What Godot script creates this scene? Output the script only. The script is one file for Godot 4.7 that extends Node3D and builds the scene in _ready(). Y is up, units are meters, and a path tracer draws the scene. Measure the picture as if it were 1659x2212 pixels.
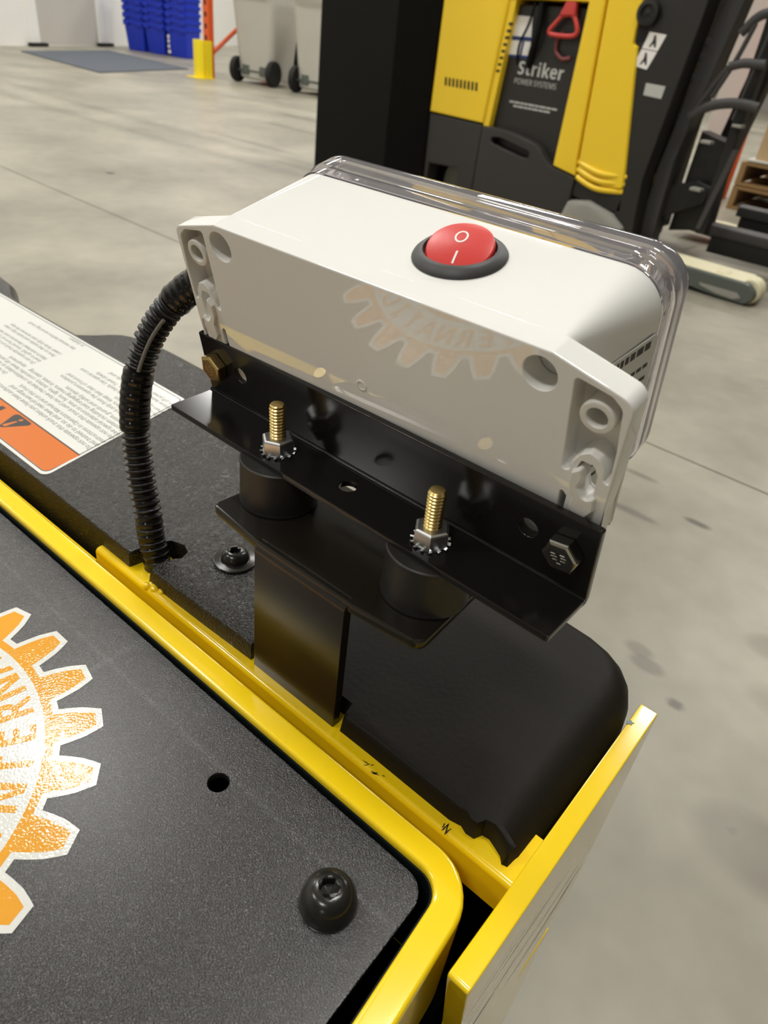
extends Node3D

# ---------------------------------------------------------------- mesh builder
class MB:
	var v := PackedVector3Array()
	var uv_area := Rect2()
	var s := 0.001
	var mark := 0
	var xf := Transform3D.IDENTITY

	func _init(unit := 0.001) -> void:
		s = unit

	func begin() -> void:
		mark = v.size()

	# turn the shape added since begin() so that its faces look outwards
	func finish() -> void:
		var vol := 0.0
		var c := v[mark] if v.size() > mark else Vector3.ZERO
		for i in range(mark, v.size(), 3):
			vol += (v[i] - c).dot((v[i + 1] - c).cross(v[i + 2] - c))
		if vol < 0.0:
			flip(mark)

	func flip(from: int) -> void:
		for i in range(from, v.size(), 3):
			var t := v[i + 1]
			v[i + 1] = v[i + 2]
			v[i + 2] = t

	func tri(a: Vector3, b: Vector3, c: Vector3) -> void:
		v.append(xf * a)
		v.append(xf * b)
		v.append(xf * c)

	func quad(a: Vector3, b: Vector3, c: Vector3, d: Vector3) -> void:
		tri(a, b, c)
		tri(a, c, d)

	static func area2(p: PackedVector2Array) -> float:
		var t := 0.0
		for i in p.size():
			t += p[i].cross(p[(i + 1) % p.size()])
		return t

	static func inset(p: PackedVector2Array, d: float, w := PackedFloat32Array()) -> PackedVector2Array:
		if d == 0.0:
			return p
		var out := PackedVector2Array()
		var n := p.size()
		for i in n:
			var e0 := (p[i] - p[(i + n - 1) % n]).normalized()
			var e1 := (p[(i + 1) % n] - p[i]).normalized()
			var n0 := Vector2(-e0.y, e0.x)
			var n1 := Vector2(-e1.y, e1.x)
			var m := (n0 + n1)
			var k := maxf(m.length_squared() * 0.5, 0.35)
			out.append(p[i] + m / k * d * (w[i] if w.size() == n else 1.0))
		return out

	static func cap(outer: PackedVector2Array, holes: Array) -> Array:
		var poly := outer.duplicate()
		var hs := holes.duplicate()
		var size := 0.0
		for p in outer:
			size = maxf(size, p.distance_to(outer[0]))
		hs.sort_custom(func(a, b): return right_of(a) > right_of(b))
		for h: PackedVector2Array in hs:
			var tries := []
			for i in poly.size():
				var best := INF
				var bj := 0
				for j in h.size():
					var d := poly[i].distance_squared_to(h[j])
					if d < best:
						best = d
						bj = j
				tries.append([best, i, bj])
			tries.sort_custom(func(a, b): return a[0] < b[0])
			for t in mini(30, tries.size()):
				var bi: int = tries[t][1]
				var bj: int = tries[t][2]
				var side := (h[bj] - poly[bi]).normalized().orthogonal() * size * -0.000008
				var np := PackedVector2Array()
				for i in bi + 1:
					np.append(poly[i])
				np[bi] = poly[bi] + side
				for j in h.size() + 1:
					np.append(h[(bj + j) % h.size()] + (side if j == 0 else -side if j == h.size() else Vector2.ZERO))
				np.append(poly[bi] - side)
				for i in range(bi + 1, poly.size()):
					np.append(poly[i])
				if not clip(np, outer[0], size)[1].is_empty():
					poly = np
					break
		var got := clip(poly, outer[0], size)
		if got[1].is_empty():
			print("cap failed ", poly.size(), " holes ", holes.size(), " at ", outer[0])
		return got

	static func clip(poly: PackedVector2Array, at: Vector2, size: float) -> Array:
		var clean := PackedVector2Array()
		for p in poly:
			if clean.is_empty() or p.distance_to(clean[-1]) > size * 0.0000002:
				clean.append(p)
		var big := PackedVector2Array()
		for p in clean:
			big.append((p - at) * (20000.0 / size))
		return [clean, Geometry2D.triangulate_polygon(big)]

	static func right_of(p: PackedVector2Array) -> float:
		var t := -INF
		for q in p:
			t = maxf(t, q.x)
		return t

	# outline in the local x-y plane; prof is a list of (inset, height along z), bottom to top
	func extrude(outline: PackedVector2Array, holes: Array, prof: Array, w := PackedFloat32Array(), hole_inset := 0.4) -> void:
		begin()
		var o := outline.duplicate()
		var ww := w.duplicate()
		if area2(o) < 0.0:
			o.reverse()
			ww.reverse()
		var hs := []
		for h: PackedVector2Array in holes:
			var g := h.duplicate()
			if area2(g) > 0.0:
				g.reverse()
			hs.append(g)
		var rings := []
		for k in prof.size():
			var lot := [inset(o, prof[k].x, ww)]
			for g: PackedVector2Array in hs:
				lot.append(inset(g, minf(prof[k].x, hole_inset)))
			rings.append(lot)
		for k in prof.size() - 1:
			for r in rings[k].size():
				var a: PackedVector2Array = rings[k][r]
				var b: PackedVector2Array = rings[k + 1][r]
				for i in a.size():
					var j := (i + 1) % a.size()
					quad(Vector3(a[i].x, a[i].y, prof[k].y), Vector3(a[j].x, a[j].y, prof[k].y), Vector3(b[j].x, b[j].y, prof[k + 1].y), Vector3(b[i].x, b[i].y, prof[k + 1].y))
		for e in [0, prof.size() - 1]:
			var c := cap(rings[e][0], rings[e].slice(1))
			var p: PackedVector2Array = c[0]
			var ix: PackedInt32Array = c[1]
			for i in range(0, ix.size(), 3):
				var q := [p[ix[i]], p[ix[i + 1]], p[ix[i + 2]]]
				var up: bool = (q[1] - q[0]).cross(q[2] - q[0]) > 0.0
				if up != (e != 0):
					q.reverse()
				tri(Vector3(q[0].x, q[0].y, prof[e].y), Vector3(q[1].x, q[1].y, prof[e].y), Vector3(q[2].x, q[2].y, prof[e].y))
		finish()

	func slab(outline: PackedVector2Array, h0: float, h1: float, bevel := 0.0, holes: Array = []) -> void:
		if bevel <= 0.0:
			extrude(outline, holes, [Vector2(0, h0), Vector2(0, h1)])
		else:
			extrude(outline, holes, [Vector2(bevel, h0), Vector2(bevel * 0.3, h0 + bevel * 0.3), Vector2(0, h0 + bevel), Vector2(0, h1 - bevel), Vector2(bevel * 0.3, h1 - bevel * 0.3), Vector2(bevel, h1)], PackedFloat32Array(), bevel * 0.6)

	func box(a: Vector3, b: Vector3, bevel := 0.0) -> void:
		slab(PackedVector2Array([Vector2(a.x, a.y), Vector2(b.x, a.y), Vector2(b.x, b.y), Vector2(a.x, b.y)]), a.z, b.z, bevel)

	# rings of equal size joined one after the other
	func loft(rings: Array, cap_a := true, cap_b := true, closed := true) -> void:
		begin()
		for k in rings.size() - 1:
			var a: PackedVector3Array = rings[k]
			var b: PackedVector3Array = rings[k + 1]
			for i in (a.size() if closed else a.size() - 1):
				var j := (i + 1) % a.size()
				quad(a[i], a[j], b[j], b[i])
		if cap_a:
			fan(rings[0], false)
		if cap_b:
			fan(rings[-1], true)
		if cap_a or cap_b:
			finish()

	func fan(r: PackedVector3Array, fwd: bool) -> void:
		var c := Vector3.ZERO
		for p in r:
			c += p
		c /= r.size()
		for i in r.size():
			var j := (i + 1) % r.size()
			if fwd:
				tri(c, r[i], r[j])
			else:
				tri(c, r[j], r[i])

	# profile of (radius, height) turned about the local z axis
	func lathe(prof: Array, seg := 40, at := Vector3.ZERO) -> void:
		var rings := []
		for p: Vector2 in prof:
			rings.append(MB.circle3(maxf(p.x, 0.0001), at + Vector3(0, 0, p.y), seg))
		loft(rings)

	static func circle3(r: float, at: Vector3, seg: int) -> PackedVector3Array:
		var out := PackedVector3Array()
		for i in seg:
			var a := TAU * i / seg
			out.append(at + Vector3(r * cos(a), r * sin(a), 0))
		return out

	# tube along a path; radius is a callable of the run length
	func sweep(path: PackedVector3Array, radius: Callable, seg := 20, flat := 1.0) -> void:
		var rings := []
		var run := 0.0
		var t := (path[1] - path[0]).normalized()
		var u := t.cross(Vector3(0.31, 0.2, 0.93)).normalized()
		for i in path.size():
			var d := (path[mini(i + 1, path.size() - 1)] - path[maxi(i - 1, 0)]).normalized()
			u = (u - d * u.dot(d)).normalized()
			var w := d.cross(u)
			if i > 0:
				run += path[i].distance_to(path[i - 1])
			var r: float = radius.call(run)
			var ring := PackedVector3Array()
			for k in seg:
				var a := TAU * k / seg
				ring.append(path[i] + u * cos(a) * r + w * sin(a) * r * flat)
			rings.append(ring)
		loft(rings)

	func text(words: String, size: float, bold := false, align := HORIZONTAL_ALIGNMENT_LEFT, serif := false, fine := false) -> void:
		var t := TextMesh.new()
		var f := SystemFont.new()
		f.font_names = PackedStringArray(["Droid Serif" if serif else "Droid Sans"])
		f.font_weight = 700 if bold else 400
		t.font = f
		t.text = words
		t.font_size = 32
		t.pixel_size = size / 32.0
		t.depth = 0.0
		t.curve_step = 1.0 if fine else 3.0
		t.horizontal_alignment = align
		var a := t.get_mesh_arrays()
		if a.size() == 0 or a[Mesh.ARRAY_VERTEX] == null:
			print("no text ", words)
			return
		var p: PackedVector3Array = a[Mesh.ARRAY_VERTEX]
		var nn: PackedVector3Array = a[Mesh.ARRAY_NORMAL]
		var ix: PackedInt32Array = a[Mesh.ARRAY_INDEX]
		for i in range(0, ix.size(), 3):
			if nn[ix[i]].z < 0.5:
				continue
			var q := [p[ix[i]], p[ix[i + 1]], p[ix[i + 2]]]
			if (q[1] - q[0]).cross(q[2] - q[0]).z < 0.0:
				q.reverse()
			tri(q[0], q[1], q[2])

	func mesh(smooth_deg := 38.0) -> ArrayMesh:
		var n := v.size()
		var fn := PackedVector3Array()
		fn.resize(n / 3)
		for f in n / 3:
			fn[f] = (v[f * 3 + 1] - v[f * 3]).cross(v[f * 3 + 2] - v[f * 3])
		var at := {}
		for i in n:
			var key := Vector3i((v[i] * (1000.0 if s < 0.5 else 10000.0)).round())
			if at.has(key):
				at[key].append(i)
			else:
				at[key] = PackedInt32Array([i])
		var nor := PackedVector3Array()
		nor.resize(n)
		var lim := cos(deg_to_rad(smooth_deg))
		for key: Vector3i in at:
			var l: PackedInt32Array = at[key]
			for i in l:
				var me := fn[i / 3]
				var mn := me.normalized()
				var sum := Vector3.ZERO
				for j in l:
					var g := fn[j / 3]
					if g.normalized().dot(mn) > lim:
						sum += g
				nor[i] = sum.normalized() if sum.length_squared() > 0.0 else mn
		var uv := PackedVector2Array()
		var vv := PackedVector3Array()
		vv.resize(n)
		for i in n:
			vv[i] = v[i] * s
		# front faces run clockwise
		for i in range(0, n, 3):
			var t := vv[i + 1]
			vv[i + 1] = vv[i + 2]
			vv[i + 2] = t
			t = nor[i + 1]
			nor[i + 1] = nor[i + 2]
			nor[i + 2] = t
		if uv_area.has_area():
			uv.resize(n)
			for i in n:
				uv[i] = (Vector2(vv[i].x, vv[i].z) - uv_area.position) / uv_area.size
		var arr := []
		arr.resize(Mesh.ARRAY_MAX)
		arr[Mesh.ARRAY_VERTEX] = vv
		arr[Mesh.ARRAY_NORMAL] = nor
		if uv.size():
			arr[Mesh.ARRAY_TEX_UV] = uv
		var m := ArrayMesh.new()
		m.add_surface_from_arrays(Mesh.PRIMITIVE_TRIANGLES, arr)
		return m

# ---------------------------------------------------------------- small helpers
const LYING := Basis(Vector3(1, 0, 0), Vector3(0, 0, -1), Vector3(0, 1, 0))     # local x-y outline lies on the ground, height up
const ACROSS := Basis(Vector3(0, 0, -1), Vector3(0, 1, 0), Vector3(1, 0, 0))    # outline (-z, y), swept along x
const FLOOR_Y := -0.70
var used := {}
var M := {}

func numbered(called: String) -> String:
	used[called] = used.get(called, -1) + 1
	return called if used[called] == 0 else "%s_%03d" % [called, used[called]]

func tag(o: Node, label: String, category: String, group := "") -> void:
	o.set_meta("label", label)
	o.set_meta("category", category)
	if group:
		o.set_meta("group", group)

func thing(called: String, label: String, category: String, at := Vector3.ZERO, group := "", turn := 0.0) -> Node3D:
	var o := Node3D.new()
	o.name = numbered(called)
	add_child(o, true)
	o.position = at
	o.rotation.y = turn
	tag(o, label, category, group)
	return o

func part(called: String, mb: MB, m: Material, parent: Node, at := Transform3D.IDENTITY, label := "", smooth := 38.0) -> MeshInstance3D:
	var o := MeshInstance3D.new()
	o.name = numbered(called) if parent == self else called
	o.mesh = mb.mesh(smooth)
	o.material_override = m
	o.transform = at
	parent.add_child(o, true)
	if label:
		o.set_meta("label", label)
	return o

func again(src: MeshInstance3D, parent: Node, at: Transform3D) -> MeshInstance3D:
	var o := MeshInstance3D.new()
	o.name = String(src.name).rstrip("0123456789").rstrip("_")
	o.mesh = src.mesh
	o.material_override = src.material_override
	o.transform = at
	parent.add_child(o, true)
	return o

func struct(called: String, mb: MB, m: Material, parent: Node = self, at := Transform3D.IDENTITY) -> MeshInstance3D:
	var o := part(called, mb, m, parent, at)
	if parent == self:
		o.set_meta("kind", "structure")
	return o

static func P(a: Array) -> PackedVector2Array:
	var out := PackedVector2Array()
	for i in range(0, a.size(), 2):
		out.append(Vector2(a[i], a[i + 1]))
	return out

# list of x, z pairs -> outline for LYING
static func XZ(a: Array) -> PackedVector2Array:
	var out := PackedVector2Array()
	for i in range(0, a.size(), 2):
		out.append(Vector2(a[i], -a[i + 1]))
	return out

static func rounded(p: PackedVector2Array, r: Variant, seg := 6) -> PackedVector2Array:
	var out := PackedVector2Array()
	var n := p.size()
	for i in n:
		var rr: float = r[i] if r is Array else r
		var a := p[(i + n - 1) % n]
		var c := p[i]
		var b := p[(i + 1) % n]
		var d0 := (a - c).normalized()
		var d1 := (b - c).normalized()
		var ang := acos(clampf(d0.dot(d1), -1.0, 1.0))
		if rr <= 0.0 or ang > 3.1:
			out.append(c)
			continue
		var cut := minf(rr / tan(ang / 2.0), minf(c.distance_to(a), c.distance_to(b)) * 0.49)
		var re := cut * tan(ang / 2.0)
		var ctr := c + (d0 + d1).normalized() * (re / sin(ang / 2.0))
		var s0 := c + d0 * cut - ctr
		var s1 := c + d1 * cut - ctr
		var turn := s0.angle_to(s1)
		for k in seg + 1:
			out.append(ctr + s0.rotated(turn * k / seg))
	return out

static func circle(c: Vector2, r: float, seg := 28) -> PackedVector2Array:
	var out := PackedVector2Array()
	for i in seg:
		out.append(c + Vector2(r, 0).rotated(TAU * i / seg))
	return out

static func hexagon(c: Vector2, af: float, turn := 0.0) -> PackedVector2Array:
	var out := PackedVector2Array()
	for i in 6:
		out.append(c + Vector2(af / sqrt(3.0), 0).rotated(turn + TAU * i / 6))
	return out

static func arc(c: Vector2, r0: float, r1: float, a0: float, a1: float, seg := 24) -> PackedVector2Array:
	var out := PackedVector2Array()
	for i in seg + 1:
		out.append(c + Vector2(r1, 0).rotated(deg_to_rad(lerpf(a0, a1, float(i) / seg))))
	for i in seg + 1:
		out.append(c + Vector2(r0, 0).rotated(deg_to_rad(lerpf(a1, a0, float(i) / seg))))
	return out

static func rrect3(x0: float, x1: float, y0: float, y1: float, r: float, z: float, seg := 8) -> PackedVector3Array:
	var out := PackedVector3Array()
	var cs := [Vector2(x1 - r, y1 - r), Vector2(x0 + r, y1 - r), Vector2(x0 + r, y0 + r), Vector2(x1 - r, y0 + r)]
	var lens := [x1 - x0 - 2 * r, y1 - y0 - 2 * r, x1 - x0 - 2 * r, y1 - y0 - 2 * r]
	for q in 4:
		for k in seg + 1:
			var a := PI / 2 * (q + float(k) / seg)
			out.append(Vector3(cs[q].x + r * cos(a), cs[q].y + r * sin(a), z))
		# short runs next to the corner keep the long flat side flat
		var d := Vector3(-1, 0, 0).rotated(Vector3(0, 0, 1), PI / 2 * q)
		var last := out[-1]
		var run: float = lens[q]
		for e in [0.01, 0.03, 0.5, 0.97, 0.99]:
			out.append(last + d * run * e)
	return out

static func spline(pts: Array, step: float) -> PackedVector3Array:
	var c := Curve3D.new()
	for i in pts.size():
		var a: Vector3 = pts[maxi(i - 1, 0)]
		var b: Vector3 = pts[mini(i + 1, pts.size() - 1)]
		var t := (b - a) / 6.0
		c.add_point(pts[i], -t, t)
	c.bake_interval = step
	return c.get_baked_points()

func mat(color: Color, rough: float, metal := 0.0, spec := 0.5) -> StandardMaterial3D:
	var m := StandardMaterial3D.new()
	m.albedo_color = color
	m.roughness = rough
	m.metallic = metal
	m.metallic_specular = spec
	return m

static func c8(r: int, g: int, b: int) -> Color:
	return Color(r / 255.0, g / 255.0, b / 255.0)

func relief(seed_no: int, freq: float, px: int, strength: float, cell := false, ridge := false) -> ImageTexture:
	var n := FastNoiseLite.new()
	n.seed = seed_no
	n.frequency = freq
	n.noise_type = FastNoiseLite.TYPE_CELLULAR if cell else FastNoiseLite.TYPE_SIMPLEX_SMOOTH
	n.fractal_octaves = 3
	n.fractal_gain = 0.45
	if ridge:
		n.fractal_type = FastNoiseLite.FRACTAL_RIDGED
	if cell:
		n.cellular_return_type = FastNoiseLite.RETURN_DISTANCE2_SUB
		n.fractal_type = FastNoiseLite.FRACTAL_NONE
		n.cellular_jitter = 1.0
		n.domain_warp_enabled = true
		n.domain_warp_amplitude = 8.0
		n.domain_warp_frequency = freq * 1.2
	var im := n.get_seamless_image(px, px, false, false, 0.03)
	im.convert(Image.FORMAT_RGBA8)
	im.bump_map_to_normal_map(strength)
	return ImageTexture.create_from_image(im)

func rough_skin(m: StandardMaterial3D, t: Texture2D, per_metre: float, k: float, squash := 1.0) -> StandardMaterial3D:
	m.normal_enabled = true
	m.normal_texture = t
	m.normal_scale = k
	m.uv1_triplanar = true
	m.uv1_world_triplanar = true
	m.uv1_scale = Vector3(per_metre, per_metre, per_metre * squash)
	return m

# ---------------------------------------------------------------- the scene
func _ready() -> void:
	# camera, exposure, environment, lamps
	var cam := Camera3D.new()
	cam.name = "camera"
	var att := CameraAttributesPhysical.new()
	att.frustum_focal_length = 24.27
	att.frustum_focus_distance = 0.275
	att.exposure_aperture = 19.0
	cam.attributes = att
	add_child(cam)
	cam.transform = Transform3D(Basis(Vector3(0.75921693, 0.10674579, -0.64202413), Vector3(-0.43498764, 0.81699744, -0.3785511), Vector3(0.48412334, 0.56667497, 0.66671139)), Vector3(0.10276079, 0.14277808, 0.17150201))
	cam.near = 0.01
	cam.far = 60.0
	cam.fov = 71.58
	cam.current = true
	var we := WorldEnvironment.new()
	var env := Environment.new()
	env.background_mode = Environment.BG_COLOR
	env.background_color = Color(0.5, 0.52, 0.55)
	env.tonemap_mode = Environment.TONE_MAPPER_LINEAR
	env.tonemap_exposure = 0.95
	env.sdfgi_enabled = true
	env.ssao_enabled = true
	env.ssil_enabled = true
	we.environment = env
	add_child(we)
	materials()
	hall_lamps()
	hall()
	tow_truck()
	bracket_mount()
	angle_bracket()
	enclosure()
	conduit()
	background()
	forklift()

func materials() -> void:
	var fine := relief(3, 0.095, 2048, 5.0)
	var leather := relief(11, 0.075, 1024, 6.0, true)
	var skin := relief(12, 0.03, 1024, 4.0, true)
	var worn := relief(21, 0.05, 512, 3.0)
	M.white = mat(c8(238, 237, 233), 0.02, 0.0, 0.65)
	M.boss = mat(c8(226, 224, 218), 0.18)
	M.clear = mat(Color(0.97, 0.96, 0.98), 0.02)
	M.clear.refraction_enabled = true
	M.clear.refraction_scale = 0.05
	M.clear.transparency = BaseMaterial3D.TRANSPARENCY_ALPHA
	M.clear.albedo_color.a = 0.08
	M.gloss_black = mat(c8(26, 24, 23), 0.16)
	M.plate_black = mat(c8(30, 27, 22), 0.24)
	M.rubber = mat(c8(36, 34, 32), 0.45)
	M.zinc = mat(c8(222, 224, 226), 0.34, 1.0)
	M.gold = mat(c8(226, 198, 130), 0.27, 1.0)
	M.steel = mat(c8(168, 166, 160), 0.2, 1.0)
	M.oxide = mat(c8(38, 37, 34), 0.22, 0.25)
	M.yellow = mat(c8(250, 212, 22), 0.16)
	M.dark_strip = mat(c8(12, 20, 20), 0.5, 0.0, 0.2)
	M.yellow.clearcoat_enabled = true
	M.yellow.clearcoat = 0.6
	M.yellow.clearcoat_roughness = 0.08
	M.panel = rough_skin(mat(c8(34, 33, 34), 0.27, 0.0, 0.8), fine, 5.0, 1.6, 1.4)
	M.panel.clearcoat_enabled = true
	M.panel.clearcoat = 0.5
	M.panel.clearcoat_roughness = 0.3
	M.cover_worn = rough_skin(mat(c8(27, 24, 19), 0.5, 0.0, 0.25), skin, 9.0, 0.12)
	M.cover = rough_skin(mat(c8(30, 28, 25), 0.28), leather, 9.0, 0.9)
	M.decal_white = rough_skin(mat(c8(222, 222, 216), 0.06, 0.0, 0.35), leather, 10.0, 0.06)
	M.decal_orange = rough_skin(mat(c8(230, 162, 60), 0.06, 0.0, 0.35), leather, 10.0, 0.06)
	M.paper = mat(c8(222, 222, 216), 0.3)
	M.orange = mat(c8(212, 112, 38), 0.3)
	M.ink = mat(c8(40, 38, 36), 0.5)
	M.hose = mat(c8(30, 29, 30), 0.34)
	M.tape = mat(c8(22, 21, 21), 0.16)
	M.wire = mat(c8(120, 118, 110), 0.5)
	M.red = rough_skin(mat(c8(214, 52, 46), 0.34), worn, 60.0, 0.2)
	M.bezel = mat(c8(58, 58, 58), 0.48)
	M.print_white = mat(c8(244, 240, 236), 0.5)
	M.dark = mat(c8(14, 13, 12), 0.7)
	M.void = mat(c8(6, 6, 6), 0.9, 0.0, 0.1)
	M.chip = mat(c8(120, 135, 140), 0.5)
	# hall
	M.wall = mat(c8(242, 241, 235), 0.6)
	M.door = mat(c8(198, 194, 184), 0.5)
	M.ceiling = mat(c8(214, 212, 205), 0.8)
	M.blue = mat(c8(22, 52, 190), 0.35)
	M.grey_bin = mat(c8(192, 189, 180), 0.5)
	M.mat_grey = mat(c8(88, 94, 104), 0.9)
	M.safety_orange = mat(c8(226, 92, 34), 0.4)
	M.safety_yellow = mat(c8(252, 226, 34), 0.4)
	M.wood = mat(c8(158, 124, 82), 0.8)
	M.card = mat(c8(196, 168, 130), 0.8)
	M.shroud = mat(c8(206, 196, 192), 0.5)
	M.cab = mat(c8(13, 12, 10), 0.6, 0.0, 0.3)
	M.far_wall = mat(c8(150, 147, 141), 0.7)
	M.lift_yellow = mat(c8(252, 212, 46), 0.28)
	M.lift_black = mat(c8(48, 46, 44), 0.45)
	M.lift_dark = mat(c8(34, 32, 30), 0.45)
	M.mast = mat(c8(62, 60, 60), 0.5)
	M.mast_dark = mat(c8(22, 20, 19), 0.55)
	M.foot = mat(c8(150, 148, 140), 0.5)
	M.cream = mat(c8(226, 218, 184), 0.5)
	M.leg_steel = mat(c8(96, 102, 96), 0.45, 0.3)
	M.lift_red = mat(c8(206, 66, 60), 0.4)
	M.faded_red = mat(c8(120, 58, 56), 0.5)
	M.grey_print = mat(c8(190, 190, 186), 0.5)
	M.label_blue = mat(c8(40, 60, 120), 0.5)
	M.lamp_body = mat(c8(200, 200, 200), 0.5)
	M.lamp = mat(Color(1, 1, 1), 0.5)
	M.lamp.emission_enabled = true
	M.lamp.emission = Color(1.0, 0.98, 0.94)
	M.lamp.emission_energy_multiplier = 4.0

func hall_lamps() -> void:
	var k := 0
	for ix in 5:
		for iz in 7:
			var at := Vector3(-12.0 + 4.0 * ix, 5.2, -14.85 + 4.5 * iz)
			var rel := at - Vector3(-11.85, 0, -6.57)
			var e := rel.x * -0.45 + rel.z * -0.893
			var n := rel.x * 0.893 + rel.z * -0.45
			if n < 1.0 or n > 25.5 or e > 9.0 or e < -24.5 or (at.z > 0.0 and not ((ix == 2 and iz < 6) or (ix == 3 and iz == 4) or (ix == 4 and iz == 6))) or (at.z < 0.0 and ix == 4):  # several lamps on the viewer's side are added to brighten the back plate
				continue
			var o := thing("ceiling_light", "unseen long white high bay ceiling light hanging under the hall roof", "light", at, "high bay ceiling lights")
			var b := MB.new(1.0)
			b.xf = Transform3D(LYING)
			b.slab(P([-0.62, -0.3, 0.62, -0.3, 0.62, 0.3, -0.62, 0.3]), 0.01, 0.09, 0.01)
			part("lamp_housing", b, M.lamp_body, o)
			var d := MB.new(1.0)
			d.xf = Transform3D(LYING)
			d.slab(P([-0.59, -0.27, 0.59, -0.27, 0.59, 0.27, -0.59, 0.27]), 0.0, 0.012)
			part("diffuser", d, M.lamp, o)
			var l := AreaLight3D.new()
			l.name = "lamp_light"
			l.area_size = Vector2(1.18, 0.54)
			l.area_normalize_energy = true
			l.light_energy = 11.0
			l.light_color = Color(1.0, 0.995, 0.98)
			l.area_range = 40.0
			l.area_attenuation = 2.0
			l.shadow_enabled = true
			l.rotation_degrees.x = -90
			l.position.y = -0.006
			o.add_child(l)
			k += 1

func floor_picture() -> ImageTexture:
	# 10 m x 10 m of trowelled concrete, x and z from -9 to 1
	var px := 1600
	var big := FastNoiseLite.new()
	big.seed = 5
	big.frequency = 0.006
	big.fractal_octaves = 5
	big.fractal_gain = 0.55
	var small := FastNoiseLite.new()
	small.seed = 8
	small.frequency = 0.06
	small.fractal_octaves = 3
	var a := big.get_image(px, px, false, false, true).get_data()
	var b := small.get_image(px, px, false, false, true).get_data()
	var out := PackedByteArray()
	out.resize(px * px * 3)
	var blots := [[-0.055, -0.84, 0.026, 0.016, 0.84], [-0.03, -0.815, 0.03, 0.017, 0.82], [0.043, -0.763, 0.013, 0.011, 0.7], [-3.703, -2.147, 0.025, 0.02, 0.45], [-2.2, -2.6, 0.16, 0.03, 0.88], [-2.7, -2.9, 0.3, 0.04, 0.88], [-3.4, -3.4, 0.4, 0.05, 0.9], [-4.3, -3.7, 0.5, 0.06, 0.86], [-4.6, -4.6, 0.6, 0.07, 0.88], [-5.2, -5.2, 0.5, 0.08, 0.86], [-0.25, -1.25, 0.06, 0.012, 0.8], [-0.12, -1.32, 0.03, 0.01, 0.6], [-0.3, -1.42, 0.05, 0.01, 0.8], [0.12, -1.02, 0.05, 0.04, 0.86], [0.2, -0.9, 0.09, 0.05, 0.9], [0.22, -0.6, 0.09, 0.06, 0.9], [-1.7, -1.25, 0.05, 0.02, 0.8], [-1.3, -1.0, 0.09, 0.03, 0.86]]
	for j in px:
		var z := -9.0 + 10.0 * (j + 0.5) / px
		for i in px:
			var x := -9.0 + 10.0 * (i + 0.5) / px
			var q := j * px + i
			var t := 0.74 + 0.26 * a[q] / 255.0 + 0.07 * (b[q] / 255.0 - 0.5)
			# tyre tracks that sweep across the aisle
			var d := z + 0.24 * x + 3.95 + 0.02 * x * x
			if absf(d) < 0.5:
				t *= 1.0 - 0.10 * (exp(-pow((d - 0.18) / 0.07, 2.0)) + exp(-pow((d + 0.2) / 0.08, 2.0)))
			if b[q] > 232 and a[q] < 120:
				t *= 0.93
			out[q * 3] = int(clampf(172.0 * t, 0, 255))
			out[q * 3 + 1] = int(clampf(166.0 * t, 0, 255))
			out[q * 3 + 2] = int(clampf(149.0 * t, 0, 255))
	for w: Array in blots:
		var ci := int((w[0] + 9.0) * px / 10.0)
		var cj := int((w[1] + 9.0) * px / 10.0)
		var ri := int(w[2] * px / 10.0 * 1.6) + 2
		var rj := int(w[3] * px / 10.0 * 1.6) + 2
		for j in range(maxi(cj - rj, 0), mini(cj + rj, px)):
			for i in range(maxi(ci - ri, 0), mini(ci + ri, px)):
				var e: float = pow((i - ci) / (w[2] * px / 10.0), 2.0) + pow((j - cj) / (w[3] * px / 10.0), 2.0)
				e += (a[j * px + i] - 128) / 255.0 * 0.9
				var k := lerpf(1.0, w[4], clampf(1.5 - e * 1.3, 0.0, 1.0))
				for ch in 3:
					out[(j * px + i) * 3 + ch] = int(out[(j * px + i) * 3 + ch] * k)
	var im := Image.create_from_data(px, px, false, Image.FORMAT_RGB8, out)
	return ImageTexture.create_from_image(im)

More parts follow.
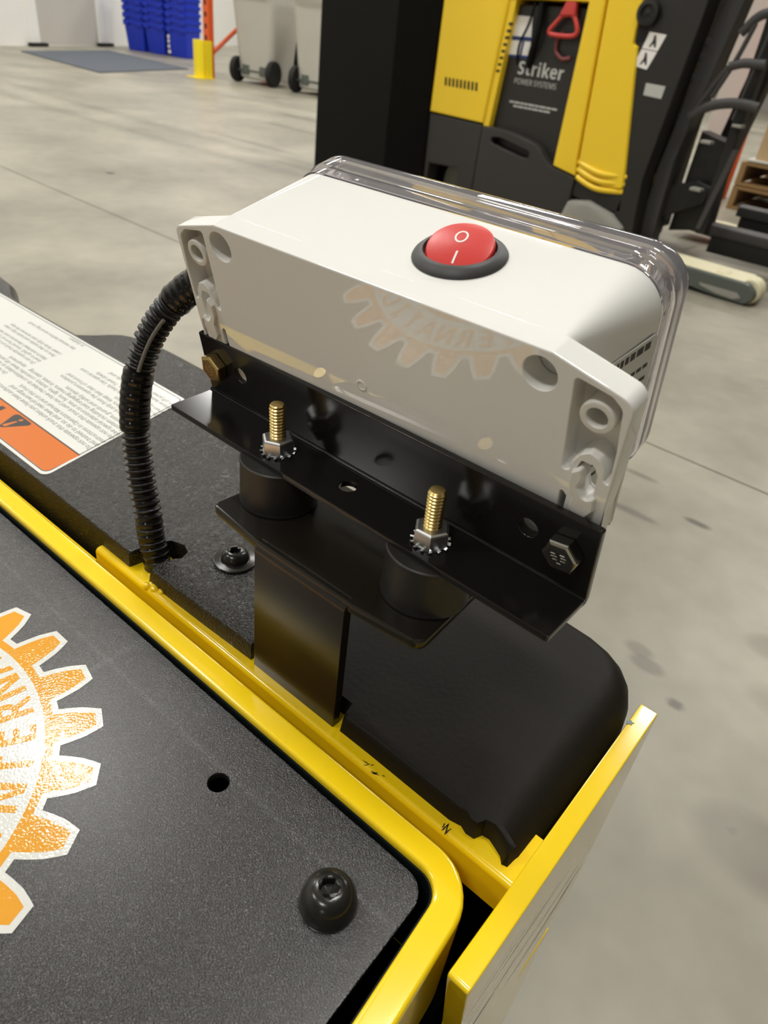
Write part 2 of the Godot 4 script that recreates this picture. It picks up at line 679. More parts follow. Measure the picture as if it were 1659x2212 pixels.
func hall() -> void:
	var fm := mat(Color(1, 1, 1), 0.42)
	fm.albedo_texture = floor_picture()
	# the room stands askew to the truck: ux runs along the door wall, un points into the room
	var ux := Vector2(-0.45, -0.893)
	var un := Vector2(0.893, -0.45)
	var w0 := Vector2(-11.85, -6.57)
	var corner := func(e: float, n: float) -> Vector2: return w0 + ux * e + un * n
	var fl := Node3D.new()
	fl.name = "floor"
	fl.set_meta("kind", "structure")
	add_child(fl)
	# saw-cut joint between two pours
	var ja := Vector2(-14.0, -1.99)
	var jb := Vector2(11.0, -1.28)
	var cut := func(z_shift: float) -> Array: return [Vector2(ja.x, ja.y + z_shift), Vector2(jb.x, jb.y + z_shift)]
	var c00: Vector2 = corner.call(-25.0, 0.0)
	var c10: Vector2 = corner.call(10.0, 0.0)
	var c11: Vector2 = corner.call(10.0, 26.5)
	var c01: Vector2 = corner.call(-25.0, 26.5)
	var whole := PackedVector2Array([c00, c10, c11, c01])
	var j0: Array = cut.call(-0.003)
	var j1: Array = cut.call(0.003)
	var far_half := PackedVector2Array([j0[0], j0[1], Vector2(60, -2), Vector2(60, -60), Vector2(-60, -60), Vector2(-60, -2)])
	var near_half := PackedVector2Array([j1[0], j1[1], Vector2(60, 60), Vector2(-60, 60)])
	far_half[2] = Vector2(60, j0[1].y + 49.0 * 0.0284)
	far_half[5] = Vector2(-60, j0[0].y - 46.0 * 0.0284)
	near_half = PackedVector2Array([Vector2(-60, j1[0].y - 46.0 * 0.0284), Vector2(60, j1[1].y + 49.0 * 0.0284), Vector2(60, 60), Vector2(-60, 60)])
	for half: PackedVector2Array in [far_half, near_half]:
		var got := Geometry2D.intersect_polygons(half, whole)
		for g: PackedVector2Array in got:
			var b := MB.new(1.0)
			b.xf = Transform3D(LYING)
			var o := PackedVector2Array()
			for q in g:
				o.append(Vector2(q.x, -q.y))
			b.slab(o, FLOOR_Y - 0.05, FLOOR_Y)
			b.uv_area = Rect2(-9, -9, 10, 10)
			part("floor_slab", b, fm, fl)
	var sub := MB.new(1.0)
	sub.xf = Transform3D(LYING)
	var so := PackedVector2Array()
	for q in whole:
		so.append(Vector2(q.x, -q.y))
	sub.slab(so, FLOOR_Y - 0.2, FLOOR_Y - 0.012)
	part("joint_filler", sub, mat(c8(96, 90, 80), 0.9), fl)
	# walls and ceiling
	var top := 5.6
	var wall_at := func(called: String, a: Vector2, b2: Vector2, out_dir: Vector2, m: Material) -> void:
		var b := MB.new(1.0)
		b.xf = Transform3D(LYING)
		b.slab(PackedVector2Array([Vector2(a.x, -a.y), Vector2(b2.x, -b2.y), Vector2((b2 + out_dir * 0.2).x, -(b2 + out_dir * 0.2).y), Vector2((a + out_dir * 0.2).x, -(a + out_dir * 0.2).y)]), FLOOR_Y - 0.2, top)
		struct(called, b, m)
	wall_at.call("wall_back", c00, c10, -un, M.wall)
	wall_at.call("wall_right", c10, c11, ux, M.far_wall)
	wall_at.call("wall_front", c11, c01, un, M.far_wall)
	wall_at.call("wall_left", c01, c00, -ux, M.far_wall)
	var ce := MB.new(1.0)
	ce.xf = Transform3D(LYING)
	ce.slab(so, top, top + 0.2)
	struct("ceiling", ce, M.ceiling)
	# door in the back wall: local x along the wall, local z into the room
	var wb := Transform3D(Basis(Vector3(ux.x, 0, ux.y), Vector3.UP, Vector3(un.x, 0, un.y)), Vector3(-11.602, FLOOR_Y, -5.968))
	if wb.basis.determinant() < 0.0:
		wb.basis.x = -wb.basis.x
	var sx := signf(wb.basis.x.dot(Vector3(ux.x, 0, ux.y)))
	var dr := Node3D.new()
	dr.name = "door_1"
	dr.set_meta("kind", "structure")
	dr.transform = wb
	add_child(dr)
	var len_d := 1.62
	var leaf := MB.new(1.0)
	leaf.box(Vector3(0.03 * sx, 0.015, 0.01), Vector3((len_d - 0.05) * sx, 2.1, 0.055), 0.004)
	part("door_leaf", leaf, M.door, dr)
	for q in [[-0.16, 0.03], [len_d - 0.05, len_d + 0.16]]:
		var fr := MB.new(1.0)
		fr.box(Vector3(q[0] * sx, 0.0, 0.0), Vector3(q[1] * sx, 2.16, 0.09), 0.008)
		part("door_frame", fr, M.wall, dr)
		var st := MB.new(1.0)
		st.box(Vector3((q[0] - 0.12) * sx, 0.0, 0.09), Vector3((q[1] + 0.06) * sx, 0.045, 0.17), 0.008)
		part("door_stop", st, M.dark, dr)
	var hd := MB.new(1.0)
	hd.box(Vector3(-0.16 * sx, 2.1, 0.0), Vector3((len_d + 0.16) * sx, 2.22, 0.09), 0.008)
	part("door_frame", hd, M.wall, dr)
	var bb := MB.new(1.0)
	bb.box(Vector3(-3.0 * sx, 0.0, 0.0), Vector3(-0.30 * sx, 0.26, 0.03), 0.006)
	bb.box(Vector3(1.80 * sx, 0.0, 0.0), Vector3(3.2 * sx, 0.26, 0.03), 0.006)
	struct("baseboard_back", bb, M.wall, self, wb)

# ---------------------------------------------------------------- the truck in front (millimetres)
func lying(mb: MB) -> MB:
	mb.xf = Transform3D(LYING)
	return mb

# dome-headed socket screw standing on local z = 0
func socket_head(mb: MB, r: float, h: float, af: float, flange: float, flange_h: float) -> void:
	var seg := 48
	var rings := []
	var prof := []
	if flange > 0.0:
		prof += [Vector2(flange - 0.5, 0), Vector2(flange, 0.4), Vector2(flange, flange_h - 0.3), Vector2(flange - 0.4, flange_h), Vector2(r + 0.5, flange_h + 0.15)]
	else:
		prof += [Vector2(r - 0.9, 0), Vector2(r - 0.8, 0.5), Vector2(r - 0.15, 0.9)]
	for k in 9:
		var a := PI / 2 * k / 8.0
		var rr := lerpf(r, af * 0.62, 1.0 - cos(a))
		prof.append(Vector2(rr, flange_h + 0.5 + (h - flange_h - 0.5) * sin(a)))
	for p: Vector2 in prof:
		rings.append(MB.circle3(p.x, Vector3(0, 0, p.y), seg))
	for z in [h - 0.35, h - af * 0.62]:
		var ring := PackedVector3Array()
		for i in seg:
			var a := TAU * i / seg
			var m := fmod(a + PI / 6, PI / 3) - PI / 6
			var rr := af * 0.5 / cos(m)
			ring.append(Vector3(rr * cos(a), rr * sin(a), z))
		rings.append(ring)
	rings.append(MB.circle3(0.05, Vector3(0, 0, h - af * 0.75), seg))
	mb.loft(rings)

func tow_truck() -> void:
	var o := thing("pallet_truck", "yellow and black powered pallet truck in the foreground with gear emblem on its deck", "truck")
	# chassis under everything, down to the wheels
	var ch := lying(MB.new())
	ch.slab(rounded(XZ([-760, -88, 72, -88, 72, 60, 58, 560, -760, 560]), 12), -640, -146, 3.0)
	part("chassis", ch, M.void, o)  # near-black colour stands in for the deep shade in gaps and deck hole
	for q in [[-600, 0], [-20, 0], [-600, 440], [-20, 440]]:
		var w := MB.new()
		w.xf = Transform3D(Basis(Vector3(1, 0, 0), Vector3(0, 0, -1), Vector3(0, 1, 0)).rotated(Vector3(1, 0, 0), PI / 2), Vector3(q[0], -642, q[1] + 20))
		w.xf = Transform3D(Basis.IDENTITY, Vector3(q[0], -640, q[1]))
		w.lathe([Vector2(0.1, 0), Vector2(56, 0), Vector2(60, 4), Vector2(60, 46), Vector2(56, 50), Vector2(0.1, 50)], 32)
		part("wheel", w, M.rubber, o)
	# raised yellow rim round the deck: one bar bent round the corner
	var rim := lying(MB.new())
	var inner := rounded(XZ([-760, 54.7, 59.4, 54.7, 63.6, 103, 94, 460]), [0, 9, 0, 0], 8)
	var outer := rounded(XZ([-760, 45.0, 68.6, 45.0, 73.2, 96, 104, 460]), [0, 19, 0, 0], 8)
	var strip := outer.duplicate()
	var rev := inner.duplicate()
	rev.reverse()
	strip.append_array(rev)
	rim.extrude(strip, [], [Vector2(0, -132), Vector2(0, -79.6), Vector2(0.3, -78.7), Vector2(0.8, -78.15), Vector2(1.5, -78)])
	part("deck_rim", rim, M.yellow, o)
	var dark_strip := lying(MB.new())  # thin dark strip along the rim's inner wall, below its top edge
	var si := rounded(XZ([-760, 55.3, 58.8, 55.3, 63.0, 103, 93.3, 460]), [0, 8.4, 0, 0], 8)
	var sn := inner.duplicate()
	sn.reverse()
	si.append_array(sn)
	dark_strip.slab(si, -130, -80.6)
	part("rim_strip", dark_strip, M.dark_strip, o, Transform3D.IDENTITY, "dark strip inside the rim")
	# black textured deck panel with one open hole
	var pan := lying(MB.new())
	pan.slab(rounded(XZ([-760, 55.7, 55.9, 55.9, 57.7, 105, 72, 420, -760, 420]), [0, 9, 0, 0, 0], 8), -86, -83, 0.5, [circle(Vector2(-21.2, -78.2), 3.7)])
	part("deck_panel", pan, M.panel, o)
	# bolt on the deck
	var bo := MB.new()
	bo.xf = Transform3D(LYING.rotated(Vector3.UP, 0.25), Vector3(35.6, -82.4, 81.6))
	socket_head(bo, 9.1, 8.6, 5.6, 0.0, 0.0)
	part("deck_bolt", bo, M.oxide, o)
	var wa := MB.new()
	wa.xf = Transform3D(LYING, Vector3(35.6, -83, 81.6))
	wa.lathe([Vector2(0.1, 0), Vector2(9.3, 0), Vector2(9.3, 0.5), Vector2(8.9, 0.7), Vector2(0.1, 0.7)], 40)
	part("washer", wa, M.oxide, o)
	gear_emblem(o)
	# yellow ledge between rim and rear cover: folded sheet, stepped down towards the left
	var led := MB.new()
	led.xf = Transform3D(ACROSS)
	var fold := rounded(P([-12, -88, -34.8, -88, -34.8, -106, -32.0, -106, -32.0, -91, -12, -91]), [0, 2.4, 0.4, 0.4, 1.0, 0], 5)
	led.slab(fold, -170, 75.5)
	part("ledge", led, M.yellow, o)
	var led2 := MB.new()
	led2.xf = Transform3D(ACROSS)
	led2.slab(rounded(P([-34.4, -95.5, -36.2, -95.5, -36.2, -128, -34.4, -128]), [0.5, 0.5, 0, 0], 4), -760, -170)
	part("ledge_edge", led2, M.yellow, o)
	var rng := RandomNumberGenerator.new()
	rng.seed = 4
	for i in 7:
		var bl := MB.new()
		bl.xf = Transform3D(Basis.from_euler(Vector3(rng.randf() * 0.4, rng.randf() * 3.0, 0)), Vector3(-131 + rng.randf() * 12, -88.2, 28.5 + rng.randf() * 5.0))
		var br := 1.3 + rng.randf() * 1.2
		bl.xf.basis = bl.xf.basis * LYING
		bl.lathe([Vector2(br, -0.8), Vector2(br, 0), Vector2(br * 0.85, 0.9), Vector2(br * 0.45, 1.5), Vector2(0.02, 1.7)], 12)
		part("weld_bead", bl, M.yellow, o)
	# upright end plate
	var ep := MB.new()
	ep.xf = Transform3D(ACROSS)
	var prof := rounded(P([66.0, -80, 66.3, -225, 20, -232, 20, -640, -30, -640, -50, -300, -61, -140, -74, -80]), [0.8, 3, 3, 0, 0, 0, 20, 1.5], 5)
	ep.slab(prof, 75.4, 83.0, 0.7)
	part("end_plate", ep, M.yellow, o)
	var fl := MB.new()
	fl.xf = Transform3D(ACROSS)
	fl.slab(rounded(P([88, -300, 88, -620, 30, -620, 30, -300]), 4), 72.5, 80.0, 1.0)
	part("lower_side_plate", fl, M.yellow, o)
	# scuffs: paint worn off in long streaks on the outer face of the end plate
	for i in 26:
		var sc := MB.new()
		var t := i / 25.0
		var z0 := lerpf(-48.0, 62.0, rng.randf())
		var y0 := -100.0 - rng.randf() * 55.0 - (62.0 - z0) * 0.55
		var ln := 8.0 + rng.randf() * 26.0
		var th := 0.35 + rng.randf() * 0.8
		sc.xf = Transform3D(ACROSS.rotated(Vector3(1, 0, 0), -0.08 + rng.randf() * 0.16), Vector3(82.97, y0, z0))
		sc.slab(P([-ln, 0, -ln * 0.4, -th, ln * 0.5, -th * 0.7, ln, 0.1, ln * 0.3, th * 0.8, -ln * 0.5, th]), 0, 0.06)
		part("paint_scuff", sc, M.chip if i % 4 == 0 else M.paper, o)
	for i in 16:
		var near_corner := i % 2 == 0
		var gs := MB.new()
		var ln := 0.6 + rng.randf() * 1.3
		gs.xf = Transform3D(LYING.rotated(Vector3.UP, (0.9 if near_corner else 0.1) + rng.randf() * 0.9), Vector3((46.0 if near_corner else 12.0) + rng.randfn() * (0.8 if near_corner else 2.6), -88.0, 31.6 + rng.randf() * 2.2))
		gs.slab(P([-ln, 0, -ln * 0.3, -0.14 - rng.randf() * 0.2, ln * 0.6, -0.12, ln, 0.05, ln * 0.2, 0.12 + rng.randf() * 0.2]), -0.1, 0.04)
		part("paint_scuff", gs, M.ink, o)
	var cp := MB.new()
	cp.xf = Transform3D(LYING, Vector3(75.7, -80.0, -52.5))
	cp.slab(P([-0.8, 0, 0.4, 1.6, 0.9, 0.9, 2.0, 1.0, 1.2, 0.2, 1.6, -0.6, 0.6, -0.8, -0.2, -1.5]), -0.3, 0.25)
	part("paint_chip", cp, M.chip, o)
	rear_cover(o)
	warning_label(o)
	# button head screw with flange on the cover
	var sb := MB.new()
	sb.xf = Transform3D(LYING.rotated(Vector3.UP, 0.5), Vector3(-109.2, -80.2, -3.4))
	socket_head(sb, 6.9, 6.6, 4.6, 10.4, 1.5)
	part("cover_screw", sb, M.oxide, o)

func rear_cover(o: Node3D) -> void:
	# outline (x, z) with a weight for how far the edge is rounded down
	var q := [
		[-760, 31, .16], [-300, 31, .16], [-146.5, 31, .16], [-146.0, 28, .1], [-144.6, 17, .1], [-141, 10.5, .1], [-135, 8.4, .1], [-130.4, 10, .1], [-129.0, 14, .1], [-131.4, 18, .1], [-132.5, 26, .1], [-131, 31, .16],
		[-90, 30.2, .16], [-60.5, 29.2, .16], [-59.8, 22, .1], [-11, 22, .1], [-10.2, 26, .12], [-8.5, 29.2, .2], [8, 29.2, .24], [24.8, 29.4, .24], [45.6, 29.6, .2], [50, 28.4, .1], [52.8, 29.6, .08], [56.2, 29.2, .08], [57.6, 26.0, .08], [60.2, 25.6, .1], [63.2, 26.8, .12], [66.2, 28.2, .16], [68.0, 30.6, .3], [70.8, 30.2, .5],
		[72.6, 24, 1.0], [73.4, 10, 1.25], [73.8, -20, 1.3], [74.2, -48, 1.25], [73.6, -60, 1.2], [71.6, -70, 1.1], [67.4, -79.5, 1.0], [61, -86.4, .9], [52, -91, .8], [42, -93, .7], [20, -94, .6], [-60, -94, .45], [-165, -94, .4],
		[-180, -100, .6], [-200, -122, .8], [-225, -133, .9], [-260, -137.6, 1.0], [-330, -138, 1.0], [-358, -137, 1.0], [-376, -133, 1.0], [-388, -126, .9], [-395, -115, .8], [-397, -104, .5], [-402, -95, .32], [-490, -94.5, .32], [-502, -98, .4], [-530, -112, .6], [-600, -122, .8], [-760, -124, .8]]
	var prof := [Vector2(0, -112), Vector2(0, -94)]
	for i in 6:
		var a := PI / 2 * (i + 1) / 6.0
		prof.append(Vector2(14.0 * (1.0 - cos(a)), -94.0 + 14.0 * sin(a)))
	# two stretches: the grained left and the end that is worn smooth
	for side in 2:
		var pts := PackedVector2Array()
		var w := PackedFloat32Array()
		var inside := false
		for i in q.size():
			var k: Array = q[i]
			var sk: float = k[0] + 36.0 + 0.974 * (29.0 - k[1])
			var here: bool = (sk < 0.0) == (side == 0)
			var last: Array = q[(i + q.size() - 1) % q.size()]
			var sl: float = last[0] + 36.0 + 0.974 * (29.0 - last[1])
			if ((sl < 0.0) == (side == 0)) != here:
				var t: float = -sl / (sk - sl)
				pts.append(Vector2(lerpf(last[0], k[0], t), -lerpf(last[1], k[1], t)))
				w.append(lerpf(last[2], k[2], t))
			if here:
				pts.append(Vector2(k[0], -k[1]))
				w.append(k[2])
		var mb := lying(MB.new())
		mb.extrude(pts, [], prof, w)
		part("rear_cover" if side == 0 else "worn_cover_end", mb, M.cover if side == 0 else M.cover_worn, o, Transform3D.IDENTITY, "" if side == 0 else "worn smooth end of the black rear cover", 50.0)

func gear_emblem(o: Node3D) -> void:
	var c := Vector2(-119.4, -178.3)      # outline space (x, -z)
	var teeth := PackedVector2Array()
	var n := 25
	for k in n:
		var mid := deg_to_rad(19.05 + 14.4 * k)
		for e in [[84.6, -5.75], [88.5, -5.1], [93.0, -4.25], [97.0, -3.1], [99.1, -2.45], [99.1, 2.45], [97.0, 3.1], [93.0, 4.25], [88.5, 5.1], [84.6, 5.75]]:
			teeth.append(c + Vector2(e[0], 0).rotated(mid + deg_to_rad(e[1])))
	var g := lying(MB.new())
	g.slab(teeth, -83.02, -82.90)
	var em := part("gear_emblem", g, M.decal_white, o)
	var og := lying(MB.new())
	og.slab(MB.inset(teeth, 2.3), -82.9, -82.86, 0.0, [circle(c, 79.3, 72)])
	part("orange_gear", og, M.decal_orange, em)
	var di := lying(MB.new())
	di.slab(circle(c, 59.5, 64), -82.9, -82.86)
	part("orange_disc", di, M.decal_orange, em)
	var le := MB.new()
	var words := "INTERNATIONAL"
	for i in words.length():
		var deg := 30.4 + 10.2 * i + (1.2 if i > 0 else 0.0)
		var d := Vector2(1, 0).rotated(deg_to_rad(deg))   # direction in (x, -z)
		var up := Vector3(-d.x, 0, d.y)
		var right := up.cross(Vector3.UP)
		var mid := c + d * 70.4
		le.xf = Transform3D(Basis(right, up, Vector3.UP), Vector3(mid.x, -82.85, -mid.y))
		le.text(words[i], 17.5, true, HORIZONTAL_ALIGNMENT_CENTER, false, true)
	part("emblem_lettering", le, M.decal_orange, em)

func warning_label(o: Node3D) -> void:
	var y := -80.0
	var lab := lying(MB.new())
	lab.slab(rounded(XZ([-232.6, 25.5, -262, -89.3, -560, -89.3, -560, 25.5]), [4, 3, 3, 4], 6), y, y + 0.10)
	var p := part("warning_label", lab, M.paper, o)
	var line := lying(MB.new())
	line.extrude(rounded(XZ([-235.2, 23.5, -262.6, -87.2, -556, -87.2, -556, 23.5]), 3.5, 6), [rounded(XZ([-236.0, 22.9, -263.2, -86.6, -555, -86.6, -555, 22.9]), 3, 6)], [Vector2(0, y + 0.1), Vector2(0, y + 0.13)])
	part("border_line", line, M.ink, p)
	var orange := lying(MB.new())
	orange.slab(rounded(XZ([-236.2, 22.8, -240.6, 0.2, -556, 0.2, -556, 22.8]), [3, 0, 0, 3], 6), y + 0.1, y + 0.14)
	part("orange_band", orange, M.orange, p)
	var rule := lying(MB.new())
	rule.slab(XZ([-240.6, 0.3, -240.9, -0.7, -556, -0.7, -556, 0.3]), y + 0.1, y + 0.15)
	part("band_rule", rule, M.ink, p)
	# warning triangle and heading: read from the far side of the truck
	var face := Basis(Vector3(-1, 0, 0), Vector3(0, 0, 1), Vector3(0, 1, 0))
	var tr := MB.new()
	tr.xf = Transform3D(face, Vector3(-298.0, y + 0.14, 9.0))
	tr.slab(rounded(P([-10.2, -7.4, 10.2, -7.4, 0, 10.2]), 2.2), 0, 0.03)
	part("warning_triangle", tr, M.ink, p)
	var ex := MB.new()
	ex.xf = Transform3D(face, Vector3(-298.0, y + 0.175, 9.0))
	ex.slab(P([-0.7, -2.2, 0.7, -2.2, 1.5, 5.2, 0.8, 6.2, -0.8, 6.2, -1.5, 5.2]), 0, 0.03)
	ex.slab(circle(Vector2(0, -4.7), 1.3, 16), 0, 0.03)
	part("exclamation_mark", ex, M.orange, p)
	var tx := MB.new()
	tx.xf = Transform3D(face, Vector3(-314.0, y + 0.15, 11.0))
	tx.text("WARNING", 22.0, true)
	var rows := [
		[0, "Do not operate this truck unless you have been authorized"], [1, "and trained to do so, and have read all warnings and"], [2, "instructions in Operators Manual and on this truck."],
		[3.35, "Do not operate this truck until you have checked its condition."], [4.35, "Give special attention to tires, horn, lights, battery, controller,"], [5.35, "lift system including load engaging means, brakes, steering"], [6.35, "mechanism, guards and safety devices."],
		[7.7, "Operate truck only from the operators position."], [8.7, "Never carry riders. Keep feet clear of truck and"], [9.7, "wear foot protection."],
		[11.0, "Do not handle unstable loads. Use special care"], [12.0, "when operating on ramps. Travel slowly."], [13.4, "Before leaving truck, lower forks and"], [14.4, "turn off power."]]
	for r: Array in rows:
		tx.xf = Transform3D(face, Vector3(-243.0 - r[0] * 0.95, y + 0.12, -8.6 - 4.85 * r[0]))
		tx.text(r[1], 4.3, false)
	var rows2 := [[0, "Do not handle loads if any part of the load is"], [1, "likely to fall on operator or bystander."], [2, "Never lift personnel on forks without proper"], [3, "equipment."], [4.5, "Do not operate truck on inclines unless the"], [5.5, "load is uphill. Sound horn at corners."], [6.5, "Watch overhead clearance and rear swing."], [8, "Park so that aisles and exits stay clear."], [9, "Lower forks fully and remove the key."], [11.6, "See manual before servicing truck"], [13.2, "or battery"]]
	for r: Array in rows2:
		tx.xf = Transform3D(face, Vector3(-364.0 - r[0] * 0.95, y + 0.12, -20.0 - 4.85 * r[0]))
		tx.text(r[1], 4.3, false)
	part("printed_text", tx, M.ink, p)

func bracket_mount() -> void:
	var o := thing("mounting_bracket", "black folded steel mounting bracket welded up from the yellow ledge under rubber mounts", "bracket")
	var mb := lying(MB.new())
	mb.slab(rounded(XZ([-88.5, 25.2, -58, 28.6, -10, 28.6, 19.0, 26.2, 15.5, -26, -86, -26]), [4, 2, 2, 5, 4, 4], 5), -26.6, -22.6, 0.9)
	part("bracket_plate", mb, M.plate_black, o)
	var t := MB.new()
	t.xf = Transform3D(ACROSS)
	t.slab(rounded(P([-20, -22.5, -29.6, -22.5, -29.6, -88.2, -25.6, -88.2, -25.6, -26.5, -20, -26.5]), [0, 4.5, 0.3, 0.3, 1, 0], 8), -58.0, -11.6, 0.28)
	part("bracket_tongue", t, M.plate_black, o)
	var k := 0
	for q in [[-74.0, 2.2, 21.0], [2.6, 3.2, 21.6]]:
		var r := thing("rubber_mount", ["black cylindrical rubber mount at the end nearer the ribbed hose", "black cylindrical rubber mount under the nut nearer the right end of angle bracket"][k], "rubber mount", Vector3.ZERO, "rubber vibration mounts")
		var b := MB.new()
		b.xf = Transform3D(LYING, Vector3(q[0], -22.6, q[1]))
		b.lathe([Vector2(0.1, 0), Vector2(15.6, 0), Vector2(16.0, 0.5), Vector2(16.0, 1.6), Vector2(15.8, 2.2), Vector2(15.8, 17.6), Vector2(16.0, 18.2), Vector2(16.0, 19.4), Vector2(15.5, 19.9), Vector2(0.1, 19.9)], 56)
		part("rubber_body", b, M.rubber, r)
		# threaded stud, nut with toothed washer
		var bx := Basis(Vector3.UP, deg_to_rad(-1.1)) * Basis(Vector3(1, 0, 0), deg_to_rad(3.0))
		var org := Vector3(0, 0.4, -8.3) + bx * Vector3([-74.0, 2.7][k], 0.0, 12.9)
		var frame := Transform3D(bx * LYING, org)
		var sd := MB.new()
		sd.xf = frame
		var pf := [Vector2(0.05, -10)]
		pf.append(Vector2(2.7, -10))
		var z := 0.0
		while z < q[2] - 1.2:
			pf += [Vector2(2.62, z), Vector2(3.12, z + 0.5), Vector2(3.17, z + 0.72), Vector2(2.66, z + 1.2)]
			z += 1.32
		pf += [Vector2(2.9, q[2] - 0.4), Vector2(2.5, q[2]), Vector2(0.05, q[2])]
		sd.lathe(pf, 32)
		part("threaded_stud", sd, M.gold, r, Transform3D.IDENTITY, "yellow zinc plated threaded stud", 25.0)
		var nt := MB.new()
		nt.xf = frame
		var turn := deg_to_rad([25.0, 4.0][k])
		nt.extrude(hexagon(Vector2.ZERO, 11.3, turn), [], [Vector2(0, 1.0), Vector2(0, 6.0), Vector2(0.25, 6.5), Vector2(0.9, 6.9)])
		part("hex_nut", nt, M.zinc, r, Transform3D.IDENTITY, "bright zinc hex nut", 20.0)
		var tw := MB.new()
		tw.xf = frame
		tw.lathe([Vector2(3.2, 0.15), Vector2(6.0, 0.15), Vector2(6.0, 0.95), Vector2(3.2, 0.95)], 36)
		for i in 14:
			tw.xf = frame * Transform3D(Basis(Vector3(0, 0, 1), TAU * i / 14.0), Vector3.ZERO) * Transform3D(Basis(Vector3(1, 0, 0), 0.55), Vector3(6.5, 0, 0.75))
			tw.box(Vector3(-1.0, -0.6, -0.3), Vector3(0.55, 0.6, 0.3), 0.08)
		part("toothed_washer", tw, M.zinc, r, Transform3D.IDENTITY, "toothed lock washer", 20.0)
		k += 1

func frame_of(tilt: float, roll: float) -> Transform3D:
	var b := Basis(Vector3.UP, deg_to_rad(-1.1)) * Basis(Vector3(1, 0, 0), deg_to_rad(tilt)) * Basis(Vector3(0, 0, 1), deg_to_rad(roll))
	return Transform3D(b, Vector3(0, 0.4 + (0.34 if roll != 0.0 else 0.0), -8.3))

func angle_bracket() -> void:
	var o := thing("angle_bracket", "long glossy black steel angle bracket carrying the white switch box", "bracket")
	var leg := MB.new()
	leg.xf = frame_of(12.0, 0.49)
	var hs := []
	for q in [[-108.1, 16.9, 3.4, 3.4], [31.5, 16.6, 3.6, 3.6]]:
		hs.append(circle(Vector2(q[0], q[1]), q[2], 28))
	leg.slab(rounded(P([-132.4, -1.6, 55.0, -1.6, 55.2, 29.3, -132.4, 29.0]), [0.5, 0.5, 0.8, 0.8], 3), -2.5, 0.0, 0.35, hs)
	part("upright_leg", leg, M.gloss_black, o)
	var fl := MB.new()
	fl.xf = frame_of(3.0, 0.0) * Transform3D(LYING)
	fl.slab(rounded(XZ([-132.2, -2.0, 54.8, -2.0, 54.8, 22.3, -132.0, 22.0]), [0.5, 0.5, 0.8, 0.8], 3), -2.5, 0.0, 0.35, [circle(Vector2(-38.9, -9.8), 3.4)])
	part("flat_leg", fl, M.gloss_black, o)
	var bend := MB.new()
	bend.xf = frame_of(3.0, 0.0) * Transform3D(ACROSS)
	bend.slab(rounded(P([2.6, -2.5, -0.6, -2.5, -0.9, 0.55, 0.0, 1.0, 2.6, 0.6]), [1.9, 0, 0.4, 0.3, 0], 6), -132.4, 54.8)
	part("bend", bend, M.gloss_black, o)
	var k := 0
	for q in [[-123.4, 16.0, 0.35], [45.4, 15.8, 0.18]]:
		var h := thing("hex_bolt", ["hex head bolt at the hose end of the angle bracket", "hex head bolt at right end of the angle bracket with raised grade marks"][k], "bolt", Vector3.ZERO, "hex head bolts through angle bracket")
		var f := frame_of(12.0, 0.49) * Transform3D(Basis(Vector3(0, 0, 1), q[2]), Vector3(q[0], q[1], 0))
		var b := MB.new()
		b.xf = f
		b.extrude(hexagon(Vector2.ZERO, 11.1), [], [Vector2(0.5, 0.1), Vector2(0, 0.3), Vector2(0, 3.7), Vector2(0.35, 4.15), Vector2(1.1, 4.5)])
		part("bolt_head", b, M.gold if k == 0 else M.steel, h, Transform3D.IDENTITY, "", 20.0)
		var sh := MB.new()
		sh.xf = f
		sh.lathe([Vector2(0.1, -14), Vector2(3.1, -14), Vector2(3.1, 0.2), Vector2(0.1, 0.2)], 20)
		part("bolt_shank", sh, M.steel, h)
		for r in [[-1.9, 1.2, 1.5, 0.5], [-1.6, 0.1, 2.0, 0.45], [-1.4, -1.1, 1.6, 0.5], [1.3, 1.3, 1.5, 0.5], [1.6, 0.2, 1.8, 0.45], [1.4, -1.0, 1.6, 0.5], [-0.1, -2.3, 1.4, 0.45]]:
			var g := MB.new()
			g.xf = f
			g.box(Vector3(r[0] - r[2] * 0.5, r[1] - r[3] * 0.5, 4.45), Vector3(r[0] + r[2] * 0.5, r[1] + r[3] * 0.5, 4.72), 0.08)
			part("grade_mark", g, M.gold if k == 0 else M.steel, h)
		k += 1

